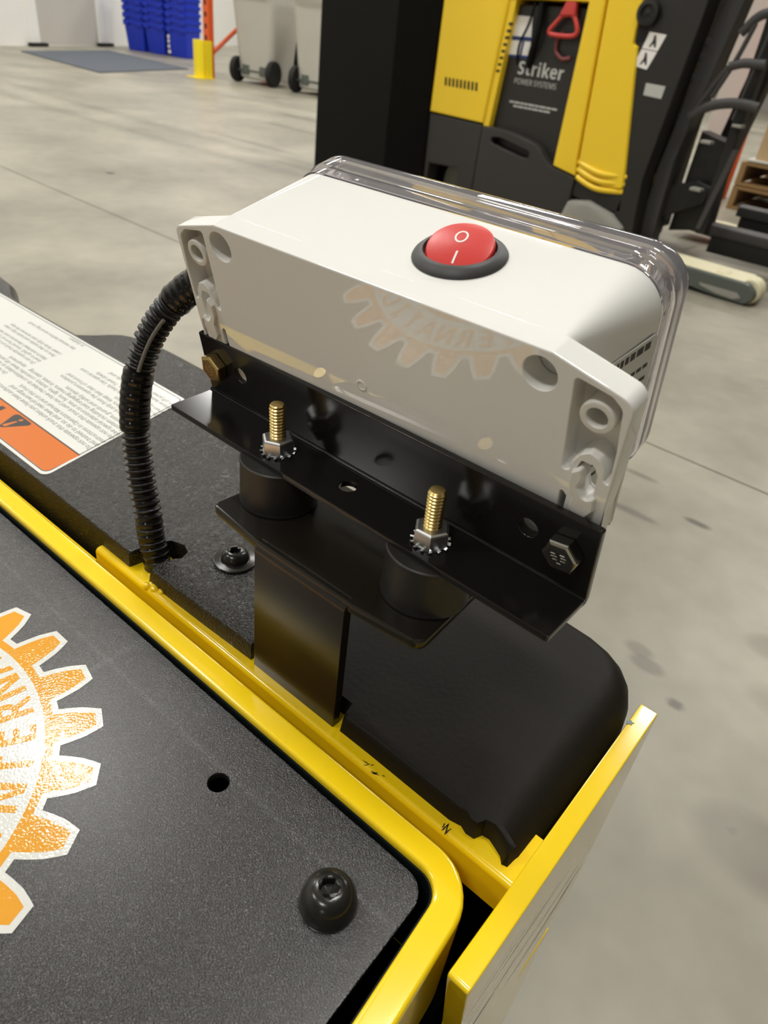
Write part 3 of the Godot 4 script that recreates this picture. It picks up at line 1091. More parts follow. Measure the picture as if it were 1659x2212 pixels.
func enclosure() -> void:
	var o := thing("light_enclosure", "white plastic warning light box with clear front and round red rocker switch", "light box")
	var F := Transform3D(Basis(Vector3.UP, deg_to_rad(0.4)) * Basis(Vector3(1, 0, 0), deg_to_rad(16.7)) * Basis(Vector3(0, 0, 1), deg_to_rad(-0.35)), Vector3(-0.5, 0.6, -11.8))
	var zf := -2.5
	# back plate with two ears
	var outline := rounded(P([-130.4, -2.0, 50.4, -2.0, 54.3, 74.3, 30.4, 80.6, -102.6, 80.5, -126.5, 74.3]), [6, 6, 4.5, 5, 4, 4.5], 6)
	var holes := [circle(Vector2(-101.4, 72.7), 5.3, 32), circle(Vector2(27.3, 72.8), 5.2, 32)]
	var cx := -36.5
	var ear := func(q: Vector2, m: float) -> Vector2:
		var e := Vector2(q.x + 0.6, q.y + 0.115 * (q.y - 34.5))
		return e if m > 0 else Vector2(2 * cx - e.x + 0.05 * (e.y - 70.0), e.y)
	var win_r := rounded(P([42.4, 48.0, 46.2, 48.0, 47.5, 45.4, 47.4, 36.4, 45.5, 33.2, 43.0, 34.6, 41.6, 39.5, 41.4, 45.4]), 1.0, 4)
	for m in [1.0, -1.0]:
		var pocket := rounded(P([36.8, 42.6, 39.0, 43.4, 39.6, 46.6, 41.6, 50.0, 44.4, 51.8, 47.4, 50.8, 49.3, 48.0, 49.5, 44.6, 51.2, 43.6, 51.3, 55, 50.6, 67.6, 47.4, 70.0, 36.8, 71.8]), [0.8, 0.8, 0, 2, 2, 2, 0, 0.8, 0.8, 0, 2.5, 1.5, 1.2], 4)
		var s1 := rounded(P([37.0, 24, 38.6, 24, 39.4, 33.8, 37.4, 36.0]), 0.6, 3)
		var s2 := rounded(P([50.0, 24, 51.6, 24, 51.6, 35.0, 50.6, 35.0]), 0.4, 3)
		for hh in [pocket, s1, s2, win_r]:
			var g := PackedVector2Array()
			for q: Vector2 in hh:
				g.append(ear.call(q, m))
			holes.append(g)
	var plate := MB.new()
	plate.xf = F
	plate.slab(outline, -11.0, zf, 0.5, holes)
	part("back_plate", plate, M.white, o)
	for m in [1.0, -1.0]:
		var back := MB.new()
		back.xf = F
		var bk := P([35.6, 23, 51.6, 23, 52.8, 68.0, 47, 70.6, 35.6, 72.6])
		for i in bk.size():
			bk[i] = ear.call(bk[i], m)
		var wn := PackedVector2Array()
		for q: Vector2 in win_r:
			wn.append(ear.call(q, m))
		back.slab(bk, -11.2, -10.0, 0.0, [wn])
		part("ear_web", back, M.boss, o)
		# screw bosses standing in the ear
		var bc := Vector2(44.8 if m > 0 else -117.7, 65.6)
		var bs := MB.new()
		bs.xf = F
		bs.slab(circle(bc, 5.1, 36), -10.2, zf - 0.4, 0.5, [circle(bc, 3.0, 28)])
		part("screw_boss", bs, M.boss, o)
		var c2: Vector2 = ear.call(Vector2(44.4, 45.2), m)
		var cl := MB.new()
		cl.xf = F
		cl.slab(arc(c2, 3.3, 5.4, -20, 200, 20), -10.2, zf - 0.3, 0.4)
		part("clip_ring", cl, M.boss, o)
		var tg := MB.new()
		tg.xf = F
		var tp := rounded(P([40.2, 44.2, 43.2, 46.8, 44.2, 43.0, 43.0, 39.6, 45.6, 36.4, 48.6, 38.8, 49.0, 33.6, 46.6, 29.6, 43.4, 28.4, 41.0, 31.4, 41.6, 36.0, 40.0, 39.6]), [1, .8, 1, 1, 1.4, .8, 1.5, 2, 2, 2, 1.5, 1.5], 4)
		for i in tp.size():
			tp[i] = ear.call(tp[i], m)
		tg.extrude(tp, [], [Vector2(0, -6), Vector2(0, -2.2), Vector2(0.25, -1.5), Vector2(0.6, -1.1)])
		part("clip_tongue", tg, M.boss, o)
	# moulding dimple low on the back plate
	var dm := MB.new()
	dm.xf = F * Transform3D(Basis.IDENTITY, Vector3(-39.8, 39.4, zf))
	dm.lathe([Vector2(2.6, -0.4), Vector2(2.4, 0.1), Vector2(1.7, 0.22), Vector2(1.3, -0.1), Vector2(0.02, -0.15)], 20)
	part("moulding_mark", dm, M.white, o)
	# tubes behind the two round holes
	for q in [Vector2(-101.4, 72.7), Vector2(27.3, 72.8)]:
		var tb := MB.new()
		tb.xf = F
		tb.slab(circle(q, 6.4, 32), -12.2, -11.3, 0.0)
		part("screw_tube", tb, M.boss, o)
	# body: hollow box that widens towards the clear front
	var body := MB.new()
	body.xf = F
	var rings := []
	for k in 9:
		var t := k / 8.0
		var z := lerpf(-10.4, -54.5, t)
		rings.append(rrect3(lerpf(-104.6, -115.0, t), lerpf(31.2, 37.8, t), lerpf(-1.9, -3.4, t), lerpf(80.45, 78.7, t), lerpf(2.6, 13.5, t), z))
	rings.append(rrect3(-112.6, 35.4, -1.0, 76.3, 11.5, -54.5))
	rings.append(rrect3(-108.0, 33.0, 0.6, 74.6, 9.0, -40.0))
	body.loft(rings, false, true)
	body.finish()
	part("housing", body, M.white, o)
	# gasket lip and lid
	var lip := MB.new()
	lip.xf = F
	var lr := []
	for q in [[0.0, -52.5], [0.0, -57.6], [2.4, -57.6], [2.4, -52.5]]:
		lr.append(rrect3(-112.5 + q[0], 35.3 - q[0], -0.9 + q[0], 76.2 - q[0], 11.4, q[1]))
	lr.append(lr[0])
	lip.loft(lr, false, false)
	part("sealing_lip", lip, M.boss, o, Transform3D.IDENTITY, "pale lip behind the clear front")
	var cover := MB.new()
	cover.xf = F
	var cr := []
	var x0 := -116.4
	var x1 := 38.9
	var y0 := -5.2
	var y1 := 80.0
	for q in [[7.0, -80.2, 11.0], [4.0, -80.0, 13.0], [1.6, -79.0, 15.0], [0.3, -77.0, 16.5], [0.0, -74.5, 17.0], [0.0, -64.5, 17.0], [0.9, -63.6, 16.4], [0.9, -57.4, 16.4], [3.6, -57.4, 14.0], [3.8, -72.0, 13.6], [5.0, -75.6, 12.4], [8.0, -76.6, 9.6]]:
		cr.append(rrect3(x0 + q[0], x1 - q[0], y0 + q[0], y1 - q[0], q[2] * 0.82, -54.9 + (q[1] + 57.4) * 0.8, 10))
	cover.loft(cr)
	var cvr := part("clear_front", cover, M.clear, o, Transform3D.IDENTITY, "transparent plastic front cover", 50.0)
	for q in [Vector2(-103.5, 67.5), Vector2(26.5, 67.5), Vector2(-103.5, 6), Vector2(26.5, 6)]:
		var post := MB.new()
		post.xf = F
		post.slab(circle(q, 5.6, 28), -69.8, -55.2, 0.6, [circle(q, 2.6, 20)])
		part("screw_post", post, M.clear, cvr)
	for q in [-92.0, 13.0]:
		var ribm := MB.new()
		ribm.xf = F
		ribm.box(Vector3(q - 0.8, 8, -69.8), Vector3(q + 0.8, 73.5, -59), 0.3)
		part("stiffening_rib", ribm, M.clear, cvr)
	# light board inside
	var board := MB.new()
	board.xf = F
	board.slab(rounded(P([-80, 6, 10, 6, 10, 64, -80, 64]), 3), -56.5, -54.7, 0.2)
	part("light_board", board, M.boss, o)
	# round rocker switch on the top
	var tilt := Basis(Vector3(1, 0, 0), deg_to_rad(-2.2))
	var sf := F * Transform3D(tilt * LYING, Vector3(-19.2, 79.4, -31.0))
	var bz := MB.new()
	bz.xf = sf
	bz.lathe([Vector2(11.6, -3), Vector2(14.2, -0.2), Vector2(14.8, 0.1), Vector2(14.9, 0.7), Vector2(14.4, 1.5), Vector2(13.0, 2.6), Vector2(12.2, 2.9), Vector2(11.5, 3.1), Vector2(11.2, 2.7), Vector2(11.1, -2.6), Vector2(0.02, -2.7)], 64)
	var bzp := part("switch_bezel", bz, M.bezel, o, Transform3D.IDENTITY, "dark grey switch ring")
	# rocker: disc whose far side stands up
	var dir := Vector2(-3.6, 13.0).normalized()      # towards the O side, in (x, -z)
	var rk := MB.new()
	rk.xf = sf
	var top := func(p: Vector2) -> float:
		var s := p.dot(dir) / 10.7
		var c := p.dot(dir.orthogonal()) / 10.7
		return 4.2 + 3.3 * s - 1.3 * s * s - 0.5 * c * c
	var rr := [PackedVector3Array(), PackedVector3Array()]
	var rl := []
	for e in [[10.7, -99.0], [10.7, -0.9], [10.45, -0.25], [9.9, 0.0], [7.0, 0.0], [4.0, 0.0], [1.5, 0.0], [0.02, 0.0]]:
		var ring := PackedVector3Array()
		for i in 56:
			var p: Vector2 = Vector2(e[0], 0).rotated(TAU * i / 56.0)
			ring.append(Vector3(p.x, p.y, -2.5 if e[1] < -50.0 else top.call(p) + e[1]))
		rl.append(ring)
	rk.loft(rl)
	var rkp := part("rocker", rk, M.red, bzp, Transform3D.IDENTITY, "red rocker marked O and I", 50.0)
	for mk in 2:
		var mm := MB.new()
		mm.xf = sf
		var base := dir * (3.0 if mk == 0 else -5.0) + dir.orthogonal() * (-0.6 if mk == 0 else 0.2)
		var ins := PackedVector2Array()
		var outp := PackedVector2Array()
		var prs := []
		if mk == 0:
			for i in 33:
				var a := TAU * i / 32.0
				prs.append([base + dir * cos(a) * 2.55 + dir.orthogonal() * sin(a) * 2.1, base + dir * cos(a) * 1.95 + dir.orthogonal() * sin(a) * 1.5])
		else:
			for i in 5:
				var t := lerpf(-2.2, 2.2, i / 4.0)
				prs.append([base + dir * t + dir.orthogonal() * 0.33, base + dir * t - dir.orthogonal() * 0.33])
		var lift := func(p: Vector2) -> Vector3: return Vector3(p.x, p.y, top.call(p) + 0.06)
		var st := mm.v.size()
		for i in prs.size() - 1:
			mm.quad(lift.call(prs[i][0]), lift.call(prs[i + 1][0]), lift.call(prs[i + 1][1]), lift.call(prs[i][1]))
		var up: Vector3 = sf.basis.z
		if (mm.v[st + 1] - mm.v[st]).cross(mm.v[st + 2] - mm.v[st]).dot(up) < 0.0:
			mm.flip(st)
		part("off_mark" if mk == 0 else "on_mark", mm, M.print_white, bzp)
	var sp := RandomNumberGenerator.new()
	sp.seed = 77
	for i in 9:
		var at := Vector2(lerpf(-8.0, 24.0, sp.randf()), lerpf(-14.0, -48.0, sp.randf()))
		var dk := MB.new()
		dk.xf = F * Transform3D(tilt * LYING, Vector3(at.x, 80.38 + 1.75 * (at.y + 10.4) / 44.1, at.y))
		dk.slab(rounded(P([-0.3, -0.2, 0.35, -0.25, 0.25, 0.2, -0.1, 0.35]), 0.1, 2), -0.05, 0.06)
		part("dirt_speck", dk, M.wire, o)
	# rating label on the right end of the housing
	var lb := MB.new()
	lb.xf = F * Transform3D(Basis(Vector3(0.165, 0, -1).normalized(), Vector3(0, 1, 0), Vector3(1, 0, 0.165).normalized()), Vector3(34.3, 36, -32))
	lb.slab(rounded(P([-22, -28, 22, -28, 22, 25, -22, 25]), 2), 0.35, 0.6)
	var lp := part("rating_label", lb, M.paper, o, Transform3D.IDENTITY, "small printed label on the end wall")
	var lt := MB.new()
	lt.xf = F * Transform3D(Basis(Vector3(0.165, 0, -1).normalized(), Vector3(0, 1, 0), Vector3(1, 0, 0.165).normalized()), Vector3(34.96, 36, -32))
	var rg := RandomNumberGenerator.new()
	rg.seed = 12
	for i in 9:
		var x := -20.0
		while x < 18.0:
			var w := 1.0 + rg.randf() * 3.0
			lt.box(Vector3(x, 19 - i * 5.0 + (2.0 if i == 0 else 0.0), 0), Vector3(x + w, 20.4 - i * 5.0 + (3.2 if i == 0 else 0.0), 0.04))
			x += w + 0.8
	lt.extrude(rounded(P([-19, -24, -7, -24, -13, -13]), 1.0), [P([-16.6, -22.6, -9.4, -22.6, -13, -16])], [Vector2(0, 0), Vector2(0, 0.04)])
	part("label_print", lt, M.ink, lp)

func conduit() -> void:
	var o := thing("ribbed_hose", "black ribbed cable hose arching from the white box into the cover slot", "hose")
	var pts := [Vector3(-136.5, -108, 20.5), Vector3(-138.5, -88, 20.5), Vector3(-143.2, -74, 19.6), Vector3(-147, -62.0, 17.8), Vector3(-152.6, -47.3, 16.0), Vector3(-157.9, -30.8, 13.4), Vector3(-160.4, -18, 11.4), Vector3(-161.3, -6.3, 8.9), Vector3(-161.2, 5.1, 5.6), Vector3(-159.6, 17.6, 0.7), Vector3(-155.4, 28.6, -4.7), Vector3(-149.0, 38.0, -9.8), Vector3(-140.5, 46.0, -15.4), Vector3(-127, 52.0, -20.0), Vector3(-110, 54.0, -24.0)]
	var path := spline(pts, 0.5)
	var total := 0.0
	for i in path.size() - 1:
		total += path[i].distance_to(path[i + 1])
	var ribs := func(run: float) -> float:
		var ph := fmod(run, 3.25) / 3.25
		var k := clampf(sin(ph * TAU) * 1.6, -1.0, 1.0)
		return 5.75 + 0.75 * k
	var h := MB.new()
	h.sweep(path, ribs, 30)
	part("ribbed_sleeve", h, M.hose, o, Transform3D.IDENTITY, "", 60.0)
	# wrapped stretches: foot, middle, top
	var cuts := [[20.0, 46.0, 6.2], [89.0, 116.0, 6.8], [152.0, total - 3.0, 7.0]]
	var names := ["foot_sleeve", "tape_wrap", "tape_wrap"]
	for c in 3:
		var seg := PackedVector3Array()
		var run := 0.0
		for i in path.size():
			if i > 0:
				run += path[i].distance_to(path[i - 1])
			if run >= cuts[c][0] and run <= cuts[c][1]:
				seg.append(path[i])
		var rad: float = cuts[c][2]
		var off: float = cuts[c][0]
		var t := MB.new()
		t.sweep(seg, func(r2: float) -> float: return rad + 0.1 * sin((r2 + off) / 3.25 * TAU) + 0.1 * sin(r2 * 0.9), 30)
		part(names[c], t, M.tape, o, Transform3D.IDENTITY, "shiny black tape wound round the hose" if c > 0 else "", 60.0)
	# bare lead that shows in the slit of the hose
	var lead := PackedVector3Array()
	var view := Vector3(102.8, 142.8, 171.5)
	var run2 := 0.0
	for i in path.size():
		if i > 0:
			run2 += path[i].distance_to(path[i - 1])
		if run2 > 116.0 and run2 < 146.0 and i % 4 == 0:
			var d := (path[mini(i + 1, path.size() - 1)] - path[i - 1]).normalized()
			var out := (view - path[i]).normalized()
			out = (out - d * out.dot(d)).normalized()
			var side := d.cross(out)
			lead.append(path[i] + out * 6.2 + side * lerpf(-0.2, 1.4, (run2 - 116.0) / 30.0))
	var lm := MB.new()
	lm.sweep(lead, func(_r: float) -> float: return 0.85, 10)
	part("exposed_lead", lm, M.wire, o, Transform3D.IDENTITY, "grey lead showing in the slit")

# ---------------------------------------------------------------- behind the truck (metres)
func xy(mb_points: Array, z0: float, z1: float, bevel := 0.0, holes: Array = []) -> MB:
	var b := MB.new(1.0)
	b.slab(P(mb_points), minf(z0, z1), maxf(z0, z1), bevel, holes)
	return b

func tub(rings: Array) -> MB:
	var b := MB.new(1.0)
	b.xf = Transform3D(LYING)
	b.loft(rings)
	return b

func background() -> void:
	# floor mat before the door
	var mt := MB.new(1.0)
	mt.xf = Transform3D(LYING)
	mt.slab(XZ([-10.49, -5.19, -11.385, -7.02, -9.25, -6.87, -8.42, -5.02]), FLOOR_Y, FLOOR_Y + 0.012, 0.003)
	tag(part("floor_mat", mt, M.mat_grey, self), "flat grey floor mat lying before the white door", "mat")
	# stacks of nested blue bins
	var proto: Node3D = null
	var spots := [Vector2(-11.83, -7.92), Vector2(-11.44, -8.03), Vector2(-11.02, -8.14)]
	var where := ["in the stack nearest the white door", "in the middle stack of blue bins", "in the stack nearest the orange rack post"]
	var level := ["bottom blue bin standing on the floor ", "second blue bin up ", "third blue bin up ", "fourth blue bin up ", "fifth blue bin up ", "sixth blue bin up ", "seventh blue bin up "]
	for st in 3:
		for k in 7:
			var o: Node3D
			var at := Vector3(spots[st].x, FLOOR_Y + 0.002 + 0.095 * k, spots[st].y)
			if proto == null:
				o = thing("recycling_bin", "", "bin", at, "nested blue recycling bins", 0.27)
				proto = o
				var rs := []
				for q in [[0.155, 0.0], [0.16, 0.01], [0.19, 0.36], [0.205, 0.362], [0.205, 0.40], [0.196, 0.404], [0.188, 0.40], [0.152, 0.03], [0.02, 0.028]]:
					rs.append(rrect3(-q[0], q[0], -q[0], q[0], 0.03 if q[0] > 0.05 else 0.01, q[1], 4))
				part("bin_body", tub(rs), M.blue, o)
				for sx in [-1.0, 1.0]:
					var hb := MB.new(1.0)
					hb.box(Vector3(sx * 0.13 - 0.05, 0.335, 0.185), Vector3(sx * 0.13 + 0.05, 0.37, 0.215), 0.004)
					part("rim_lug", hb, M.blue, o)
			else:
				o = proto.duplicate()
				o.name = numbered("recycling_bin")
				add_child(o, true)
				o.position = at
			o.set_meta("label", level[k] + where[st])
			if st == 2 and k < 2:
				var pr := MB.new(1.0)
				for y in [0.04, 0.11, 0.18, 0.24]:
					if k == 1 and y < 0.2:
						continue
					pr.box(Vector3(-0.165, y, 0.1845 + y * 0.0), Vector3(-0.165 + (0.05 if y < 0.1 else 0.035), y + 0.045, 0.2), 0.004)
				part("white_print", pr, M.print_white, o)
	# orange rack with yellow foot guard
	var rk := thing("pallet_rack", "orange steel pallet rack with diagonal bracing behind the yellow post guard", "rack", Vector3(-8.345, FLOOR_Y, -6.50))
	for q in [Vector2(0, 0), Vector2(0.0, -0.95)]:
		var po := MB.new(1.0)
		po.box(Vector3(q.x - 0.055, 0.0, q.y - 0.05), Vector3(q.x + 0.055, 3.2, q.y + 0.03), 0.006)
		var pp := part("rack_post", po, M.safety_orange, rk)
		for k in 14:
			var ho := MB.new(1.0)
			ho.box(Vector3(q.x - 0.02, 0.4 + k * 0.12, q.y + 0.0295), Vector3(q.x + 0.02, 0.45 + k * 0.12, q.y + 0.031))
			part("post_slot", ho, M.dark, pp)
	for k in 4:
		var br := MB.new(1.0)
		var up := k % 2 == 0
		br.sweep(PackedVector3Array([Vector3(0.0, 0.25 + k * 0.65 + (0.0 if up else 0.6), -0.04), Vector3(0.0, 0.25 + k * 0.65 + (0.6 if up else 0.0), -0.91)]), func(_r): return 0.025, 8)
		part("diagonal_brace", br, M.safety_orange, rk)
	for k in 3:
		var pa := thing("wooden_pallet", ["pale wooden pallet on the floor under the dark crate", "pale wooden pallet lying directly on the dark crate", "pale wooden pallet topmost on the stack behind orange rack"][k], "pallet", Vector3(-8.0, FLOOR_Y + [0.0, 0.455, 0.607][k], -8.35), "pallets in the far rack", 0.1)
		pallet(pa, 1.1, 0.9)
	var dk := MB.new(1.0)
	dk.box(Vector3(-8.5, FLOOR_Y + 0.153, -8.75), Vector3(-7.5, FLOOR_Y + 0.453, -7.95), 0.02)
	tag(part("dark_crate", dk, M.cab, self), "dark crate between wooden pallets behind the orange rack", "crate")
	var gd := thing("post_guard", "bright yellow post guard at the foot of the orange rack", "guard", Vector3(-8.30, FLOOR_Y, -6.34))
	var gb := MB.new(1.0)
	gb.xf = Transform3D(LYING)
	gb.slab(rounded(arc(Vector2(0, 0.02), 0.085, 0.10, -160, -20, 14), 0.0), 0.0, 0.40, 0.003)
	part("guard_shell", gb, M.safety_yellow, gd)
	for sx in [-1.0, 1.0]:
		var gw := MB.new(1.0)
		gw.box(Vector3(sx * 0.092 - 0.014, 0.0, -0.10), Vector3(sx * 0.092 + 0.014, 0.40, 0.0), 0.004)
		part("guard_wing", gw, M.safety_yellow, gd)
	var gp := MB.new(1.0)
	gp.box(Vector3(-0.13, 0.0, -0.12), Vector3(0.13, 0.012, 0.13), 0.003)
	part("foot_plate", gp, M.safety_yellow, gd)
	# grey wheeled bins
	var bins := [[Vector3(-7.86, FLOOR_Y, -7.03), "grey wheeled bin standing next to the yellow post guard"], [Vector3(-6.93, FLOOR_Y, -7.15), "grey wheeled bin half hidden behind the tall black cabinet"]]
	var first: Node3D = null
	for e: Array in bins:
		var o: Node3D
		if first == null:
			o = thing("wheeled_bin", e[1], "bin", e[0], "grey wheeled bins", 0.22)
			first = o
			var rs := []
			for q in [[0.24, 0.23, 0.05], [0.255, 0.25, 0.07], [0.30, 0.31, 0.70], [0.32, 0.34, 0.98], [0.34, 0.36, 0.985], [0.34, 0.36, 1.03], [0.02, 0.02, 1.08]]:
				rs.append(rrect3(-q[0], q[0], -q[1] - 0.0, q[1], minf(0.09, q[0] * 0.4), q[2], 6))
			part("bin_body", tub(rs), M.grey_bin, o)
			for sx in [-1.0, 1.0]:
				var wl := MB.new(1.0)
				wl.xf = Transform3D(Basis(Vector3(0, 0, -1), Vector3(0, 1, 0), Vector3(1, 0, 0)), Vector3(sx * 0.27 - 0.03, 0.14, 0.24))
				wl.lathe([Vector2(0.001, 0.01), Vector2(0.10, 0.01), Vector2(0.135, 0.0), Vector2(0.14, 0.012), Vector2(0.14, 0.05), Vector2(0.135, 0.062), Vector2(0.001, 0.05)], 28)
				part("wheel", wl, M.dark, o)
				var fd := MB.new(1.0)
				fd.box(Vector3(sx * 0.13 - 0.05, 0.10, 0.245), Vector3(sx * 0.13 + 0.05, 0.2, 0.275), 0.01)
				part("axle_bracket", fd, M.leg_steel, o)
			var ax := MB.new(1.0)
			ax.box(Vector3(-0.26, 0.125, 0.235), Vector3(0.26, 0.15, 0.26), 0.004)
			part("axle", ax, M.leg_steel, o)
			var hd := MB.new(1.0)
			hd.sweep(PackedVector3Array([Vector3(-0.25, 0.97, 0.34), Vector3(-0.24, 0.97, 0.43), Vector3(0.24, 0.97, 0.43), Vector3(0.25, 0.97, 0.34)]), func(_r): return 0.018, 8)
			part("handle", hd, M.grey_bin, o)
		else:
			o = first.duplicate()
			o.name = numbered("wheeled_bin")
			add_child(o, true)
			o.position = e[0]
			o.set_meta("label", e[1])
	# tall black cabinet
	var cb := thing("black_cabinet", "tall plain black cabinet standing left of the yellow lift truck", "cabinet")
	var cm := MB.new(1.0)
	cm.xf = Transform3D(LYING)
	cm.slab(XZ([-3.155, -3.16, -2.66, -3.20, -2.455, -3.45, -2.56, -4.0, -3.2, -3.8]), FLOOR_Y + 0.05, 1.35, 0.006)
	part("cabinet_shell", cm, M.cab, cb)
	var cf := MB.new(1.0)
	cf.xf = Transform3D(LYING)
	cf.slab(XZ([-3.13, -3.2, -2.68, -3.24, -2.49, -3.47, -2.58, -3.95, -3.17, -3.76]), FLOOR_Y, FLOOR_Y + 0.06)
	part("plinth", cf, M.dark, cb)
	# far right: pallets, cartons, second rack post
	for k in 2:
		var pa := thing("wooden_pallet", ["rough wooden pallet on the floor at far right behind the forks", "upper wooden pallet stacked at far right behind the forks"][k], "pallet", Vector3(-0.85, FLOOR_Y + [0.0, 0.155][k], -6.15), "pallets at the far right", 0.04)
		pallet(pa, 1.25, 1.0)
	var ct := thing("cardboard_box", "large brown cardboard box on the far right pallets", "box", Vector3(-0.83, FLOOR_Y + 0.312, -6.15), "", 0.04)
	var c1 := MB.new(1.0)
	c1.box(Vector3(-0.58, 0.0, -0.44), Vector3(0.58, 0.62, 0.44), 0.008)
	part("carton", c1, M.card, ct)
	var c2 := MB.new(1.0)
	c2.box(Vector3(-0.581, 0.28, -0.03), Vector3(0.581, 0.621, 0.03))
	part("packing_tape", c2, mat(c8(170, 136, 92), 0.3), ct)
	var pl := MB.new(1.0)
	pl.box(Vector3(-0.62, 0.0, -0.5), Vector3(0.62, 0.012, 0.5))
	part("slip_sheet", pl, M.paper, ct)
	var r2 := thing("pallet_rack", "orange perforated rack post with pale panel behind the dark mast", "rack", Vector3(-1.74, FLOOR_Y, -6.0))
	var p2 := MB.new(1.0)
	p2.box(Vector3(0.06, 0.0, -0.05), Vector3(0.15, 3.0, 0.03), 0.006)
	var p2p := part("rack_post", p2, M.safety_orange, r2)
	for k in 24:
		var ho := MB.new(1.0)
		ho.xf = Transform3D(Basis.IDENTITY, Vector3(0.118, 0.35 + k * 0.075, 0.0295))
		ho.slab(circle(Vector2.ZERO, 0.014, 10), 0.0, 0.002)
		part("post_hole", ho, M.print_white, p2p)
	var pn := MB.new(1.0)
	pn.box(Vector3(-0.16, 0.2, -0.09), Vector3(0.055, 2.2, -0.05), 0.006)
	part("pale_panel", pn, M.shroud, r2)

func pallet(o: Node3D, w: float, d: float) -> void:
	var bd := MB.new(1.0)
	bd.box(Vector3(-w / 2, 0, -0.05), Vector3(w / 2, 0.02, 0.05), 0.003)
	var b0 := part("deck_board", bd, M.wood, o, Transform3D(Basis.IDENTITY, Vector3(0, 0.13, -d / 2 + 0.05)))
	for k in 6:
		again(b0, o, Transform3D(Basis.IDENTITY, Vector3(0, 0.13, -d / 2 + 0.05 + (k + 1) * (d - 0.1) / 6.0)))
	for k in 3:
		again(b0, o, Transform3D(Basis.IDENTITY, Vector3(0, 0.0, -d / 2 + 0.05 + k * (d - 0.1) / 2.0)))
	var sb := MB.new(1.0)
	sb.box(Vector3(-0.02, 0, -d / 2), Vector3(0.02, 0.11, d / 2), 0.003)
	var s0 := part("stringer", sb, M.wood, o, Transform3D(Basis.IDENTITY, Vector3(-w / 2 + 0.02, 0.02, 0)))
	for x in [0.0, w / 2 - 0.02]:
		again(s0, o, Transform3D(Basis.IDENTITY, Vector3(x, 0.02, 0)))

